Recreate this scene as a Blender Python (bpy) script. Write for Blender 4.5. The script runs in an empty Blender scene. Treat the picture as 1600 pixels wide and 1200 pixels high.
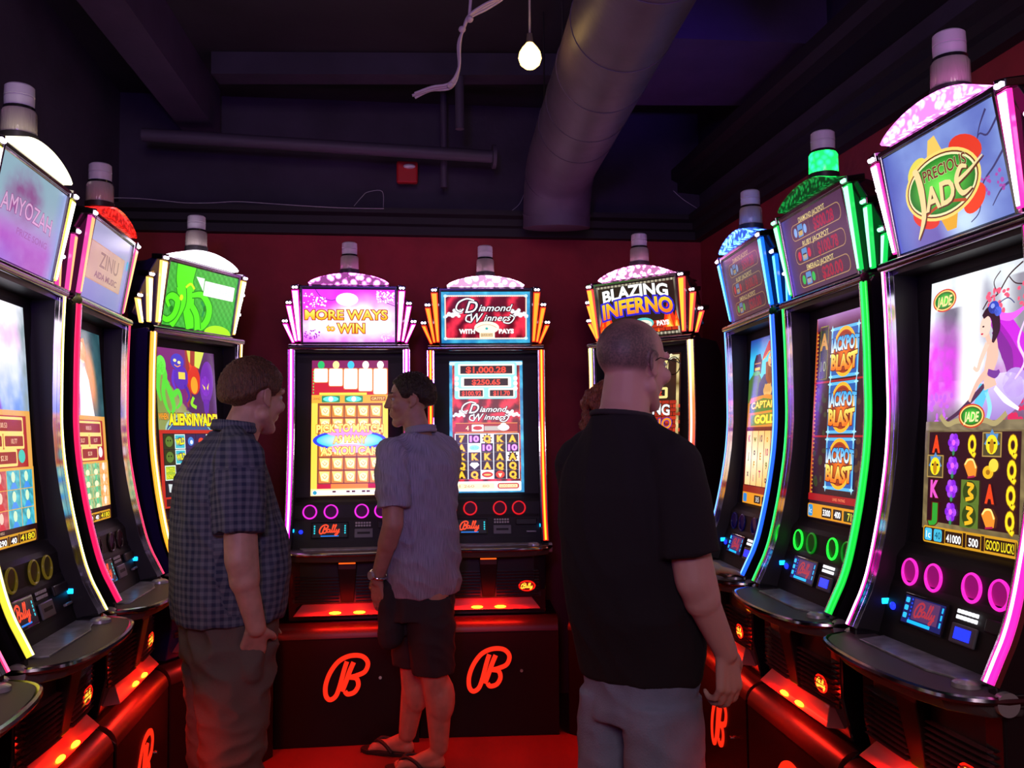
import bpy, bmesh, math, random
import numpy as np
from mathutils import Vector, Matrix, Euler, noise
PI = math.pi
R = math.radians
sc = bpy.context.scene
col = sc.collection
EYE = 1.53                      # camera height above the floor; heights below written "ez" are relative to it

# ------------------------------------------------------------------ camera
cam_d = bpy.data.cameras.new('camera')
cam_d.sensor_fit = 'HORIZONTAL'; cam_d.sensor_width = 36.0
cam_d.lens = 1387.4 / 1600 * 36.0
cam_d.clip_start = 0.02; cam_d.clip_end = 60
cam = bpy.data.objects.new('camera', cam_d); col.objects.link(cam)
cam.matrix_world = Matrix.Translation((0, 0, EYE)) @ Matrix.Rotation(R(90 + 3.353), 4, 'X') @ Matrix.Rotation(R(-0.594), 4, 'Z')
sc.camera = cam

# ------------------------------------------------------------------ view
sc.view_settings.view_transform = 'Standard'
sc.view_settings.look = 'None'
sc.view_settings.gamma = 1.0
sc.view_settings.use_curve_mapping = False
sc.view_settings.exposure = 0.0
sc.cycles.use_denoising = True
sc.cycles.max_bounces = 6
sc.cycles.diffuse_bounces = 3
sc.cycles.glossy_bounces = 3
sc.cycles.sample_clamp_indirect = 4.0
sc.cycles.caustics_reflective = False
sc.cycles.caustics_refractive = False

# ------------------------------------------------------------------ world
w = bpy.data.worlds.new('world'); sc.world = w; w.use_nodes = True
w.node_tree.nodes['Background'].inputs[0].default_value = (0.30, 0.16, 0.50, 1)
w.node_tree.nodes['Background'].inputs[1].default_value = 0.010

# ------------------------------------------------------------------ added unseen lamps
def lamp(name, kind, loc, target, color, power, size=0.3, size_y=None, spot=None, blend=0.6):
    d = bpy.data.lights.new(name, kind); d.color = color; d.energy = power
    if kind == 'AREA':
        d.size = size
        if size_y: d.shape = 'RECTANGLE'; d.size_y = size_y
    elif kind == 'SPOT':
        d.spot_size = R(spot); d.spot_blend = blend; d.shadow_soft_size = size
    else:
        d.shadow_soft_size = size
    o = bpy.data.objects.new(name, d); col.objects.link(o); o.location = loc
    if target is not None:
        o.rotation_euler = (Vector(target) - Vector(loc)).to_track_quat('-Z', 'Y').to_euler()
    return o
# unseen fill added behind the camera, and unseen coloured spots tinting ceiling and shirt
lamp('hall_ceiling_light', 'AREA', (0.3, -1.4, 2.7), (-0.1, 3.0, 1.0), (1.0, 0.76, 0.80), 32, 1.2, 0.8)
lamp('violet_wash_lamp', 'SPOT', (-0.3, -0.6, 2.1), (-0.5, 4.6, 3.7), (0.30, 0.10, 1.0), 95, 0.15, spot=95, blend=0.9)
lamp('blue_stage_lamp', 'SPOT', (0.95, 1.3, 2.2), (0.78, 4.05, 3.23), (0.20, 0.08, 1.0), 110, 0.05, spot=17, blend=1.0)
lamp('violet_side_lamp', 'SPOT', (0.95, 1.9, 3.1), (-0.33, 4.17, 1.30), (0.34, 0.12, 1.0), 26, 0.06, spot=16, blend=0.5)
lamp('rose_wash_lamp', 'SPOT', (0.2, 0.2, 2.4), (0.80, 3.4, 3.5), (0.62, 0.30, 0.95), 10, 0.1, spot=60, blend=1.0)

# ------------------------------------------------------------------ materials
MATS = {}
def srgb(c):
    return tuple((x / 12.92 if x <= 0.04045 else ((x + 0.055) / 1.055) ** 2.4) for x in c)
def hx(s):
    return tuple(int(s[i:i + 2], 16) / 255 for i in (0, 2, 4))
def pmat(name, color=(0.5, 0.5, 0.5), rough=0.5, metal=0.0, emit=None, es=0.0, bump=0.0, bscale=40, vary=0.0, vscale=6,
         coat=0.0, spec=0.5, trans=0.0, ior=1.45, stretch=(1, 1, 1), alpha=1.0):
    if name in MATS: return MATS[name]
    m = bpy.data.materials.new(name); m.use_nodes = True; nt = m.node_tree; b = nt.nodes['Principled BSDF']
    b.inputs['Base Color'].default_value = (*color, 1); b.inputs['Roughness'].default_value = rough
    b.inputs['Metallic'].default_value = metal; b.inputs['IOR'].default_value = ior
    b.inputs['Specular IOR Level'].default_value = spec
    b.inputs['Coat Weight'].default_value = coat; b.inputs['Transmission Weight'].default_value = trans
    if emit: b.inputs['Emission Color'].default_value = (*emit, 1); b.inputs['Emission Strength'].default_value = es
    if bump or vary:
        tc = nt.nodes.new('ShaderNodeTexCoord'); mp = nt.nodes.new('ShaderNodeMapping')
        mp.inputs['Scale'].default_value = stretch
        nt.links.new(tc.outputs['Object'], mp.inputs[0])
    if bump:
        n = nt.nodes.new('ShaderNodeTexNoise'); n.inputs['Scale'].default_value = bscale; n.inputs['Detail'].default_value = 4
        nt.links.new(mp.outputs[0], n.inputs['Vector'])
        bp = nt.nodes.new('ShaderNodeBump'); bp.inputs['Strength'].default_value = bump; bp.inputs['Distance'].default_value = 0.01
        nt.links.new(n.outputs['Fac'], bp.inputs['Height']); nt.links.new(bp.outputs[0], b.inputs['Normal'])
    if vary:
        n = nt.nodes.new('ShaderNodeTexNoise'); n.inputs['Scale'].default_value = vscale; n.inputs['Detail'].default_value = 5
        nt.links.new(mp.outputs[0], n.inputs['Vector'])
        r = nt.nodes.new('ShaderNodeValToRGB'); r.color_ramp.elements[0].position = 0.3; r.color_ramp.elements[1].position = 0.7
        r.color_ramp.elements[0].color = (*[x * (1 - vary) for x in color], 1)
        r.color_ramp.elements[1].color = (*[min(1, x * (1 + vary)) for x in color], 1)
        nt.links.new(n.outputs['Fac'], r.inputs[0]); nt.links.new(r.outputs[0], b.inputs['Base Color'])
    MATS[name] = m
    return m
def glow(name, c, s, sparkle=0.0, scale=60):
    """a lit plastic lens: emission in its own colour under a glossy skin"""
    if name in MATS: return MATS[name]
    m = pmat(name, (0.02, 0.02, 0.02), 0.2, emit=srgb(c), es=s)
    if sparkle:
        nt = m.node_tree; b = nt.nodes['Principled BSDF']
        tc = nt.nodes.new('ShaderNodeTexCoord'); v = nt.nodes.new('ShaderNodeTexVoronoi'); v.inputs['Scale'].default_value = scale
        nt.links.new(tc.outputs['Object'], v.inputs['Vector'])
        mr = nt.nodes.new('ShaderNodeMapRange'); mr.inputs[1].default_value = 0.15; mr.inputs[2].default_value = 0.6
        mr.inputs[3].default_value = s * (1 + sparkle); mr.inputs[4].default_value = s * (1 - min(0.95, sparkle))
        nt.links.new(v.outputs['Distance'], mr.inputs[0]); nt.links.new(mr.outputs[0], b.inputs['Emission Strength'])
    return m
def screen_mat(name, s):
    """a lit display: its picture is the colour attribute of the picture mesh"""
    if name in MATS: return MATS[name]
    m = pmat(name, (0.01, 0.01, 0.012), 0.25)
    nt = m.node_tree; b = nt.nodes['Principled BSDF']
    a = nt.nodes.new('ShaderNodeVertexColor'); a.layer_name = 'Col'
    nt.links.new(a.outputs['Color'], b.inputs['Emission Color']); b.inputs['Emission Strength'].default_value = s
    return m
black_gloss = pmat('black_gloss', (0.010, 0.009, 0.012), 0.16, coat=0.5)
black_satin = pmat('black_satin', (0.018, 0.015, 0.018), 0.42)
black_matte = pmat('black_matte', (0.016, 0.012, 0.014), 0.6)
chrome = pmat('chrome', (0.75, 0.74, 0.78), 0.14, 1.0)
dark_chrome = pmat('dark_chrome', (0.22, 0.20, 0.24), 0.16, 1.0)
deck_mat = pmat('deck_plastic', (0.070, 0.056, 0.058), 0.55, bump=0.06, bscale=300)
silver = pmat('silver_plastic', (0.42, 0.40, 0.44), 0.3, 0.4)
grey_panel = pmat('marbled_grey_panel', (0.30, 0.30, 0.33), 0.28, vary=0.45, vscale=22)

# ------------------------------------------------------------------ mesh helpers
class MB:
    def __init__(s): s.v = []; s.f = []; s.c = []
    def add(s, vs, fs, c=None):
        o = len(s.v); s.v += [tuple(p) for p in vs]; s.f += [tuple(i + o for i in f) for f in fs]
        if c is not None: s.c += list(c)
        return s
    def box(s, c, d, rot=None):
        x, y, z = (q / 2 for q in d)
        vs = [Vector((a * x, b * y, e * z)) for a in (-1, 1) for b in (-1, 1) for e in (-1, 1)]
        if rot is not None: vs = [rot @ p for p in vs]
        vs = [p + Vector(c) for p in vs]
        return s.add(vs, [(0, 1, 3, 2), (4, 6, 7, 5), (0, 4, 5, 1), (2, 3, 7, 6), (0, 2, 6, 4), (1, 5, 7, 3)])
    def prism(s, pts, lo, hi, axis=0):
        """closed polygon extruded along an axis; pts are the two other coordinates in order"""
        n = len(pts)
        def mk(p, t):
            return {0: (t, p[0], p[1]), 1: (p[0], t, p[1]), 2: (p[0], p[1], t)}[axis]
        vs = [mk(p, lo) for p in pts] + [mk(p, hi) for p in pts]
        fs = [tuple(range(n)), tuple(range(2 * n - 1, n - 1, -1))] + [(i, i + n, (i + 1) % n + n, (i + 1) % n) for i in range(n)]
        return s.add(vs, fs)
    def tube(s, pts, r, seg=8, close=True):
        pts = [Vector(p) for p in pts]; n = len(pts); rs = r if isinstance(r, (list, tuple)) else [r] * n
        up = None; vs = []
        for i, p in enumerate(pts):
            t = (pts[min(i + 1, n - 1)] - pts[max(i - 1, 0)]).normalized()
            if up is None:
                up = t.orthogonal().normalized()
            else:
                up = (up - t * up.dot(t)); up = up.normalized() if up.length > 1e-6 else t.orthogonal().normalized()
            b = t.cross(up)
            for k in range(seg):
                a = 2 * PI * k / seg
                vs.append(p + (up * math.cos(a) + b * math.sin(a)) * rs[i])
        fs = []
        for i in range(n - 1):
            for k in range(seg):
                a = i * seg + k; b = i * seg + (k + 1) % seg
                fs.append((a, b, b + seg, a + seg))
        if close:
            fs.append(tuple(range(seg))[::-1]); fs.append(tuple(range((n - 1) * seg, n * seg)))
        return s.add(vs, fs)
    def cyl(s, a, b, r1, r2=None, seg=20):
        return s.tube([a, b], [r1, r1 if r2 is None else r2], seg)
    def ball(s, c, r, rot=None, u=14, v=9):
        rr = r if isinstance(r, (list, tuple)) else (r, r, r)
        vs = []; c = Vector(c)
        for i in range(1, v):
            th = PI * i / v
            for k in range(u):
                a = 2 * PI * k / u
                p = Vector((rr[0] * math.sin(th) * math.cos(a), rr[1] * math.sin(th) * math.sin(a), rr[2] * math.cos(th)))
                if rot is not None: p = rot @ p
                vs.append(c + p)
        t = Vector((0, 0, rr[2])); bt = Vector((0, 0, -rr[2]))
        if rot is not None: t = rot @ t; bt = rot @ bt
        vs += [c + t, c + bt]; T = len(vs) - 2; B = T + 1; fs = []
        for i in range(v - 2):
            for k in range(u):
                a = i * u + k; b = i * u + (k + 1) % u
                fs.append((a, a + u, b + u, b))
        for k in range(u):
            fs.append((T, k, (k + 1) % u)); q = (v - 2) * u
            fs.append((B, q + (k + 1) % u, q + k))
        return s.add(vs, fs)
    def torus(s, c, R1, r, rot=None, seg=28, sg=8):
        vs = []; c = Vector(c)
        for i in range(seg):
            a = 2 * PI * i / seg
            for k in range(sg):
                b = 2 * PI * k / sg
                p = Vector(((R1 + r * math.cos(b)) * math.cos(a), r * math.sin(b), (R1 + r * math.cos(b)) * math.sin(a)))
                if rot is not None: p = rot @ p
                vs.append(c + p)
        fs = [(i * sg + k, ((i + 1) % seg) * sg + k, ((i + 1) % seg) * sg + (k + 1) % sg, i * sg + (k + 1) % sg) for i in range(seg) for k in range(sg)]
        return s.add(vs, fs)
    def loft(s, rings, caps=True):
        n = len(rings[0]); vs = [p for r in rings for p in r]; fs = []
        for i in range(len(rings) - 1):
            for k in range(n):
                a = i * n + k; b = i * n + (k + 1) % n
                fs.append((a, b, b + n, a + n))
        if caps:
            fs.append(tuple(range(n))[::-1]); fs.append(tuple(range((len(rings) - 1) * n, len(rings) * n)))
        return s.add(vs, fs)
    def mesh(s, name, smooth=False, dz=0.0, fix=True):
        me = bpy.data.meshes.new(name)
        me.from_pydata([(p[0], p[1], p[2] + dz) for p in s.v], [], s.f); me.update()
        if s.c:
            a = me.color_attributes.new('Col', 'FLOAT_COLOR', 'POINT')
            a.data.foreach_set('color', np.array([(*q, 1.0) for q in s.c], dtype=np.float32).ravel())
        elif fix:
            bm = bmesh.new(); bm.from_mesh(me); bmesh.ops.recalc_face_normals(bm, faces=bm.faces); bm.to_mesh(me); bm.free()
        if smooth:
            me.shade_smooth()
            if smooth == 'auto': me.set_sharp_from_angle(angle=R(38))
        return me
def link(name, me, mat, parent=None, bevel=0.0, loc=None, rot=None):
    o = bpy.data.objects.new(name, me)
    if not me.materials: me.materials.append(None)
    col.objects.link(o)
    o.material_slots[0].link = 'OBJECT'; o.material_slots[0].material = mat
    if parent: o.parent = parent
    if loc is not None: o.location = loc
    if rot is not None: o.rotation_euler = rot
    if bevel:
        b = o.modifiers.new('bevel', 'BEVEL'); b.width = bevel; b.segments = 2; b.limit_method = 'ANGLE'; b.angle_limit = R(35)
    return o
def ob(name, mb, mat, parent=None, bevel=0.0, smooth=False, dz=0.0, loc=None, rot=None):
    return link(name, mb.mesh(name, smooth, dz), mat, parent, bevel, loc, rot)
def empty(name, loc, rz=0.0):
    o = bpy.data.objects.new(name, None); col.objects.link(o); o.location = loc; o.rotation_euler = (0, 0, rz); o.empty_display_size = 0.1
    return o
def tag(o, label, cat, group=None):
    o['label'] = label; o['category'] = cat
    if group: o['group'] = group
    return o
def struct(name, mb, mat, **k):
    o = ob(name, mb, mat, **k); o['kind'] = 'structure'; return o
# ================================================================== room
wall_dark = pmat('dark_painted_wall', (0.045, 0.034, 0.062), 0.75, bump=0.25, bscale=25, vary=0.25, vscale=3)
wall_red = pmat('red_painted_wall', (0.30, 0.020, 0.030), 0.7, bump=0.25, bscale=30, vary=0.18, vscale=5)
ceil_mat = pmat('black_painted_ceiling', (0.022, 0.018, 0.026), 0.85, bump=0.3, bscale=12, vary=0.3, vscale=2)
beam_mat = pmat('violet_lit_beam', (0.060, 0.038, 0.085), 0.7, bump=0.15, bscale=30, vary=0.15)  # base tinted violet to carry the violet light on the beams
mold_mat = pmat('black_molding', (0.016, 0.012, 0.016), 0.6, bump=0.2, bscale=20)
duct_mat = pmat('grey_painted_duct', (0.090, 0.064, 0.112), 0.55, bump=0.35, bscale=14, vary=0.2, vscale=5)  # grey duct with the violet light mixed into its base colour
floor_mat = pmat('floor_boards', (0.17, 0.030, 0.024), 0.45, bump=0.1, bscale=40, vary=0.3, vscale=3, stretch=(1, 0.15, 1))

CR = Vector((1.19, 5.5)); bdir = Vector((-3.35, -0.43)).normalized(); rdir = Vector((0.395, -2.836)).normalized()
CL = CR + bdir * 3.48                     # back left corner
zt = EYE + 1.2; CEIL = 3.55
def wall(name, a, b, outn, z0, z1, mat, t=0.12):
    """vertical slab from a to b (2D), thickness away from the room"""
    n = outn.normalized() * t
    mb = MB(); p = [a, b, b + n, a + n]
    mb.prism([(q.x, q.y) for q in p], z0, z1, axis=2)
    return struct(name, mb, mat)
nb = Vector((-bdir.y, bdir.x)); nb = nb if nb.y > 0 else -nb
nr = Vector((-rdir.y, rdir.x)); nr = nr if nr.x > 0 else -nr
LB = CL + Vector((0.33, -2.6)).normalized() * 7.5
RB = CR + rdir * 7.3
wall('wall_back_lower', CR, CL, nb, 0.0, zt, wall_red)
wall('wall_back_upper', CR, CL, nb, zt, CEIL, wall_dark)
wall('wall_right_lower', RB, CR, nr, 0.0, zt, wall_red)
wall('wall_right_upper', RB, CR, nr, zt, CEIL, wall_dark)
wall('wall_left', LB, CL, Vector((-1, -0.12)), 0.0, CEIL, wall_dark)
struct('floor', MB().prism([(-4.5, -3), (4.5, -3), (4.5, 6.5), (-4.5, 6.5)], -0.1, 0.0, axis=2), floor_mat)
struct('ceiling', MB().prism([(-4.5, -3), (4.5, -3), (4.5, 6.5), (-4.5, 6.5)], CEIL, CEIL + 0.1, axis=2), ceil_mat)
# stepped black molding over the red paint on the back and right walls
def molding(name, a, b, inn):
    mb = MB(); d = (b - a).normalized(); L = (b - a).length
    prof = [(0, zt - 0.002), (0.05, zt), (0.05, zt + 0.05), (0.075, zt + 0.06), (0.075, zt + 0.10), (0.11, zt + 0.115), (0.11, zt + 0.145), (0, zt + 0.15)]
    n = inn.normalized()
    r0 = [(a.x + n.x * p, a.y + n.y * p, z) for p, z in prof]; r1 = [(b.x + n.x * p, b.y + n.y * p, z) for p, z in prof]
    mb.loft([r0, r1]); return struct(name, mb, mold_mat)
molding('trim_1', CR - nb * 0.002, CL - nb * 0.002, -nb)
molding('trim_2', CR - nr * 0.002, RB - nr * 0.002, -nr)
# second, higher dark band along the right wall
mb = MB(); n = -nr
prof = [(0, zt + 0.30), (0.14, zt + 0.31), (0.14, zt + 0.37), (0.18, zt + 0.39), (0.18, zt + 0.45), (0, zt + 0.46)]
mb.loft([[(q.x + n.x * p, q.y + n.y * p, z) for p, z in prof] for q in (CR - nr * 0.002, RB)]); struct('trim_3', mb, mold_mat)
# long beam parallel to the machine rows (left) and the dropped cross panel (right)
mb = MB(); z0 = EYE + 1.75
a = Vector((-1.40, 0.0)); b = Vector((-1.865, 5.03)); wv = Vector((0.19, 0.02))
mb.loft([[(q.x, q.y, z0), (q.x + wv.x, q.y + wv.y, z0), (q.x + wv.x, q.y + wv.y, CEIL - 0.002), (q.x, q.y, CEIL - 0.002)] for q in (a, b)])
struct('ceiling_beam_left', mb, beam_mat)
mb = MB(); z0 = EYE + 1.7
mb.prism([(0.50, 3.70), (1.40, 3.80), (1.31, 4.52), (0.42, 4.49)], z0, CEIL - 0.002, axis=2)
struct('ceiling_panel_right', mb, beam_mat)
mb = MB(); mb.prism([(-1.55, 4.52), (0.60, 4.60), (0.60, 4.72), (-1.55, 4.66)], EYE + 1.9, CEIL - 0.002, axis=2)
struct('ceiling_beam_cross', mb, wall_dark)

# ---- round duct with an elbow that drops in front of the back wall
def duct():
    zc = EYE + 1.475; rad = 0.190
    x1, y1 = 0.262, 4.98
    dr = Vector((0.078, -1.0)).normalized()
    path = []
    for t in (5.2, 4.3, 3.6, 3.0, 2.4, 1.9, 1.5, 1.15, 0.85, 0.55, 0.34):
        path.append(Vector((x1 + dr.x * t, y1 + dr.y * t, zc)))
    rb = 0.30; c = Vector((x1 + dr.x * rb, y1 + dr.y * rb, zc - rb))
    for k in range(1, 7):
        a = PI / 2 * (1 - k / 6)
        path.append(Vector((c.x - dr.x * rb * math.cos(a), c.y - dr.y * rb * math.cos(a), c.z + rb * math.sin(a))))
    rs = [rad] * len(path)
    mb = MB().tube(path, rs, 40)
    root = empty('air_duct', (0, 0, 0)); root.location = (path[0].x, path[0].y, zc)
    tag(root, 'large round grey ventilation duct hanging from the dark ceiling', 'duct')
    inv = Vector(root.location)
    mb.v = [tuple(Vector(p) - inv) for p in mb.v]
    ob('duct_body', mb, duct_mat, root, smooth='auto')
    for i in (1, 2, 3, 4, 5, 6, 7, 8, 12, 15):
        p = path[i]; t = (path[i] - path[i - 1]).normalized()
        m2 = MB().cyl(p - t * 0.005 - inv, p + t * 0.005 - inv, rad + 0.003, seg=40)
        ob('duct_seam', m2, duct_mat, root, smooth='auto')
    for i in (1, 4, 6, 8):
        p = path[i] - inv
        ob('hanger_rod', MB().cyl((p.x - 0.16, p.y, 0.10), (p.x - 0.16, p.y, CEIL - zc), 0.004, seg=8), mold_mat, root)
duct()
# ---- pipes
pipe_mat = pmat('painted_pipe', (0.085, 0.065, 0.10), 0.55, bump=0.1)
r = empty('sprinkler_pipe', (-2.0, 4.75, EYE + 1.66))
tag(r, 'horizontal dark painted pipe running below the ceiling along the back wall', 'pipe')
A = Vector((0, 0, 0)); B = Vector((1.90, 0.24, -0.065))
ob('pipe_body', MB().cyl(A, B, 0.036, seg=18), pipe_mat, r, smooth='auto')
ob('flange', MB().cyl(B - Vector((0.0, 0, 0)), B + Vector((0.02, 0.003, 0)), 0.068, seg=20), pipe_mat, r, smooth='auto')
def vpipe(x, y, z0, z1, rad, label):
    o = ob('vertical_pipe', MB().cyl((0, 0, 0), (0, 0, z1 - z0), rad, seg=14), pipe_mat, smooth='auto'); o.location = (x, y, z0)
    tag(o, label, 'pipe')
vpipe(-0.262, 4.60, EYE + 1.62, CEIL, 0.024, 'thin dark vertical pipe dropping from the ceiling onto the end of the horizontal pipe')
vpipe(-0.385, 5.10, EYE + 1.45, CEIL, 0.020, 'thin dark vertical pipe behind the horizontal pipe, right of the red alarm')
# ---- red fire alarm strobe
r = empty('fire_alarm', (-0.603, 5.135, EYE + 1.55), math.atan2(-bdir.y, -bdir.x))
tag(r, 'small red fire alarm strobe on the dark back wall above the machines', 'fire alarm')
redp = pmat('red_plastic', (0.50, 0.015, 0.02), 0.4, emit=(0.4, 0.01, 0.01), es=0.0)
ob('alarm_housing', MB().box((0, 0, 0), (0.125, 0.045, 0.13)), redp, r, bevel=0.012)
ob('strobe_lens', MB().ball((0.012, -0.03, 0.03), (0.036, 0.02, 0.014)), pmat('clear_lens', (0.7, 0.65, 0.7), 0.1), r, smooth=True)

# ---- bundle of cables hanging from the ceiling
def P2(u, v, d):
    """scene point seen at a distance d straight ahead, used only to read positions off the photograph"""
    ro, pt, f = R(-0.594), R(3.353), 1387.4
    a, b = u - 800, v - 600; x = a * math.cos(ro) + b * math.sin(ro); y = -a * math.sin(ro) + b * math.cos(ro)
    vy = math.cos(pt) + y / f * math.sin(pt); vz = math.sin(pt) - y / f * math.cos(pt)
    return Vector((x / f / vy * d, d, vz / vy * d + EYE))
def smooth_path(pts, n=6):
    out = []
    for i in range(len(pts) - 1):
        p0, p1, p2, p3 = pts[max(i - 1, 0)], pts[i], pts[i + 1], pts[min(i + 2, len(pts) - 1)]
        for k in range(n):
            t = k / n
            out.append(0.5 * ((2 * p1) + (p2 - p0) * t + (2 * p0 - 5 * p1 + 4 * p2 - p3) * t * t + (3 * p1 - p0 - 3 * p2 + p3) * t ** 3))
    return out + [pts[-1]]
cable_mat = pmat('white_cable', (0.50, 0.40, 0.48), 0.5)
r = empty('cable_bundle', P2(735, -30, 3.2)); tag(r, 'bundle of pale cables tied together, hanging loose from the ceiling left of the light bulb', 'cable')
o0 = Vector(r.location)
base = [(646, 148), (675, 140), (703, 133), (716, 108), (718, 72), (722, 48), (734, 26), (758, 10), (782, -4), (800, -18)]
for k in range(3):
    rr = random.Random(k)
    pts = [P2(u + rr.uniform(-2.5, 2.5), v + (k - 1) * 3 + rr.uniform(-2, 2), 3.2 + 0.01 * k) - o0 for u, v in base]
    ob('cable', MB().tube(smooth_path(pts), 0.0052, 7), cable_mat, r, smooth=True)
ob('cable', MB().tube([P2(733, 30, 3.21) - o0, P2(735, 5, 3.2) - o0, P2(737, -40, 3.2) - o0], 0.006, 7), cable_mat, r, smooth=True)
for (u, v) in ((704, 133), (722, 46), (734, 30)):
    ob('cable_tie', MB().ball(P2(u, v, 3.2) - o0, (0.014, 0.016, 0.012), u=8, v=6), cable_mat, r, smooth=True)
# ---- thin loose wires on the molding
thin = pmat('thin_wire', (0.55, 0.50, 0.55), 0.5)
def wire(pts, back, label, rad=0.0022):
    dp = lambda u: (5.5 - 0.1528) / (1 - 0.1284 * (u - 800) / 1387.4) - back
    P = smooth_path([P2(u, v, dp(u)) for u, v in pts], 5); o = Vector(P[0])
    x = ob('loose_wire', MB().tube([p - o for p in P], rad, 5), thin, smooth=True); x.location = o
    tag(x, label, 'wire'); return x
wire([(170, 309), (215, 310), (260, 314), (290, 317), (330, 317), (370, 315), (420, 318), (480, 322), (540, 325), (600, 326)], 0.114, 'thin pale wire lying along the black molding at the top left of the back wall')
wire([(553, 322), (566, 307), (575, 300), (597, 299), (599, 324)], 0.012, 'thin pale wire looped into a square on the molding below the red alarm')
wire([(832, 280), (822, 296), (812, 318), (800, 329)], 0.012, 'pale wire hanging down the wall on the left side of the duct elbow')
wire([(1052, 298), (1068, 312), (1090, 326)], 0.012, 'thin wire dangling right of the duct elbow near the corner')
# ---- hanging bulb
bp = P2(828, 88, 3.2)
r = empty('hanging_light_bulb', bp); tag(r, 'bare glowing warm light bulb hanging on a cord from the ceiling', 'light bulb')
ob('cord', MB().cyl((0, 0, 0.07), (0.004, 0, CEIL - bp.z), 0.004, seg=8), pmat('grey_cord', (0.35, 0.3, 0.3), 0.6), r, smooth=True)
ob('socket', MB().cyl((0, 0, 0.045), (0, 0, 0.085), 0.014, 0.010), pmat('socket', (0.10, 0.08, 0.07), 0.4), r, smooth='auto')
mb = MB()
prof = [(0.0, -0.048), (0.02, -0.044), (0.036, -0.03), (0.043, -0.008), (0.039, 0.014), (0.028, 0.032), (0.016, 0.046), (0.013, 0.05)]
mb.loft([[(a * math.cos(2 * PI * k / 24), a * math.sin(2 * PI * k / 24), z) for k in range(24)] for a, z in [(max(a, 1e-4), z) for a, z in prof]])
ob('glass_bulb', mb, pmat('lit_bulb', (0.9, 0.8, 0.6), 0.3, emit=srgb((1.0, 0.80, 0.42)), es=6.0), r, smooth=True)
bl = lamp('bulb_light', 'POINT', bp - Vector((0, 0.0, 0.0)), None, (1.0, 0.62, 0.26), 1.6, 0.05)
bl.parent = r; bl.location = (0, 0, 0)
# ================================================================== pictures on the displays
def vnoise(x, y, seed=0):
    xi = np.floor(x).astype(int); yi = np.floor(y).astype(int); xf = x - xi; yf = y - yi
    def h(a, b):
        n = (a * 374761393 + b * 668265263 + seed * 1442695041) & 0x7fffffff
        n = ((n ^ (n >> 13)) * 1274126177) & 0x7fffffff
        return ((n ^ (n >> 16)) & 0xffff) / 65535.0
    u = xf * xf * (3 - 2 * xf); v = yf * yf * (3 - 2 * yf)
    return (h(xi, yi) * (1 - u) + h(xi + 1, yi) * u) * (1 - v) + (h(xi, yi + 1) * (1 - u) + h(xi + 1, yi + 1) * u) * v
def fbm(x, y, seed=0, o=4):
    s = 0; a = 0.5
    for k in range(o):
        s = s + a * vnoise(x * 2 ** k, y * 2 ** k, seed + k); a *= 0.5
    return s / (1 - 0.5 ** o)
def mix(a, b, t):
    t = np.clip(np.asarray(t), 0, 1)[..., None]
    return np.asarray(a) * (1 - t) + np.asarray(b) * t
_tc = {}
def text_geo(s, off=0.0, shear=0.0, sp=1.0):
    k = (s, off, shear, sp)
    if k in _tc: return _tc[k]
    cu = bpy.data.curves.new('t', 'FONT'); cu.body = s; cu.size = 1.0; cu.align_x = 'CENTER'; cu.offset = off; cu.shear = shear
    cu.space_character = sp; cu.resolution_u = 3
    o = bpy.data.objects.new('t', cu); col.objects.link(o)
    me = bpy.data.meshes.new_from_object(o.evaluated_get(bpy.context.evaluated_depsgraph_get()))
    vs = [(v.co.x, v.co.y) for v in me.vertices]; fs = [tuple(p.vertices) for p in me.polygons]
    bpy.data.objects.remove(o); bpy.data.curves.remove(cu); bpy.data.meshes.remove(me)
    _tc[k] = (vs, fs); return _tc[k]
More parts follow.
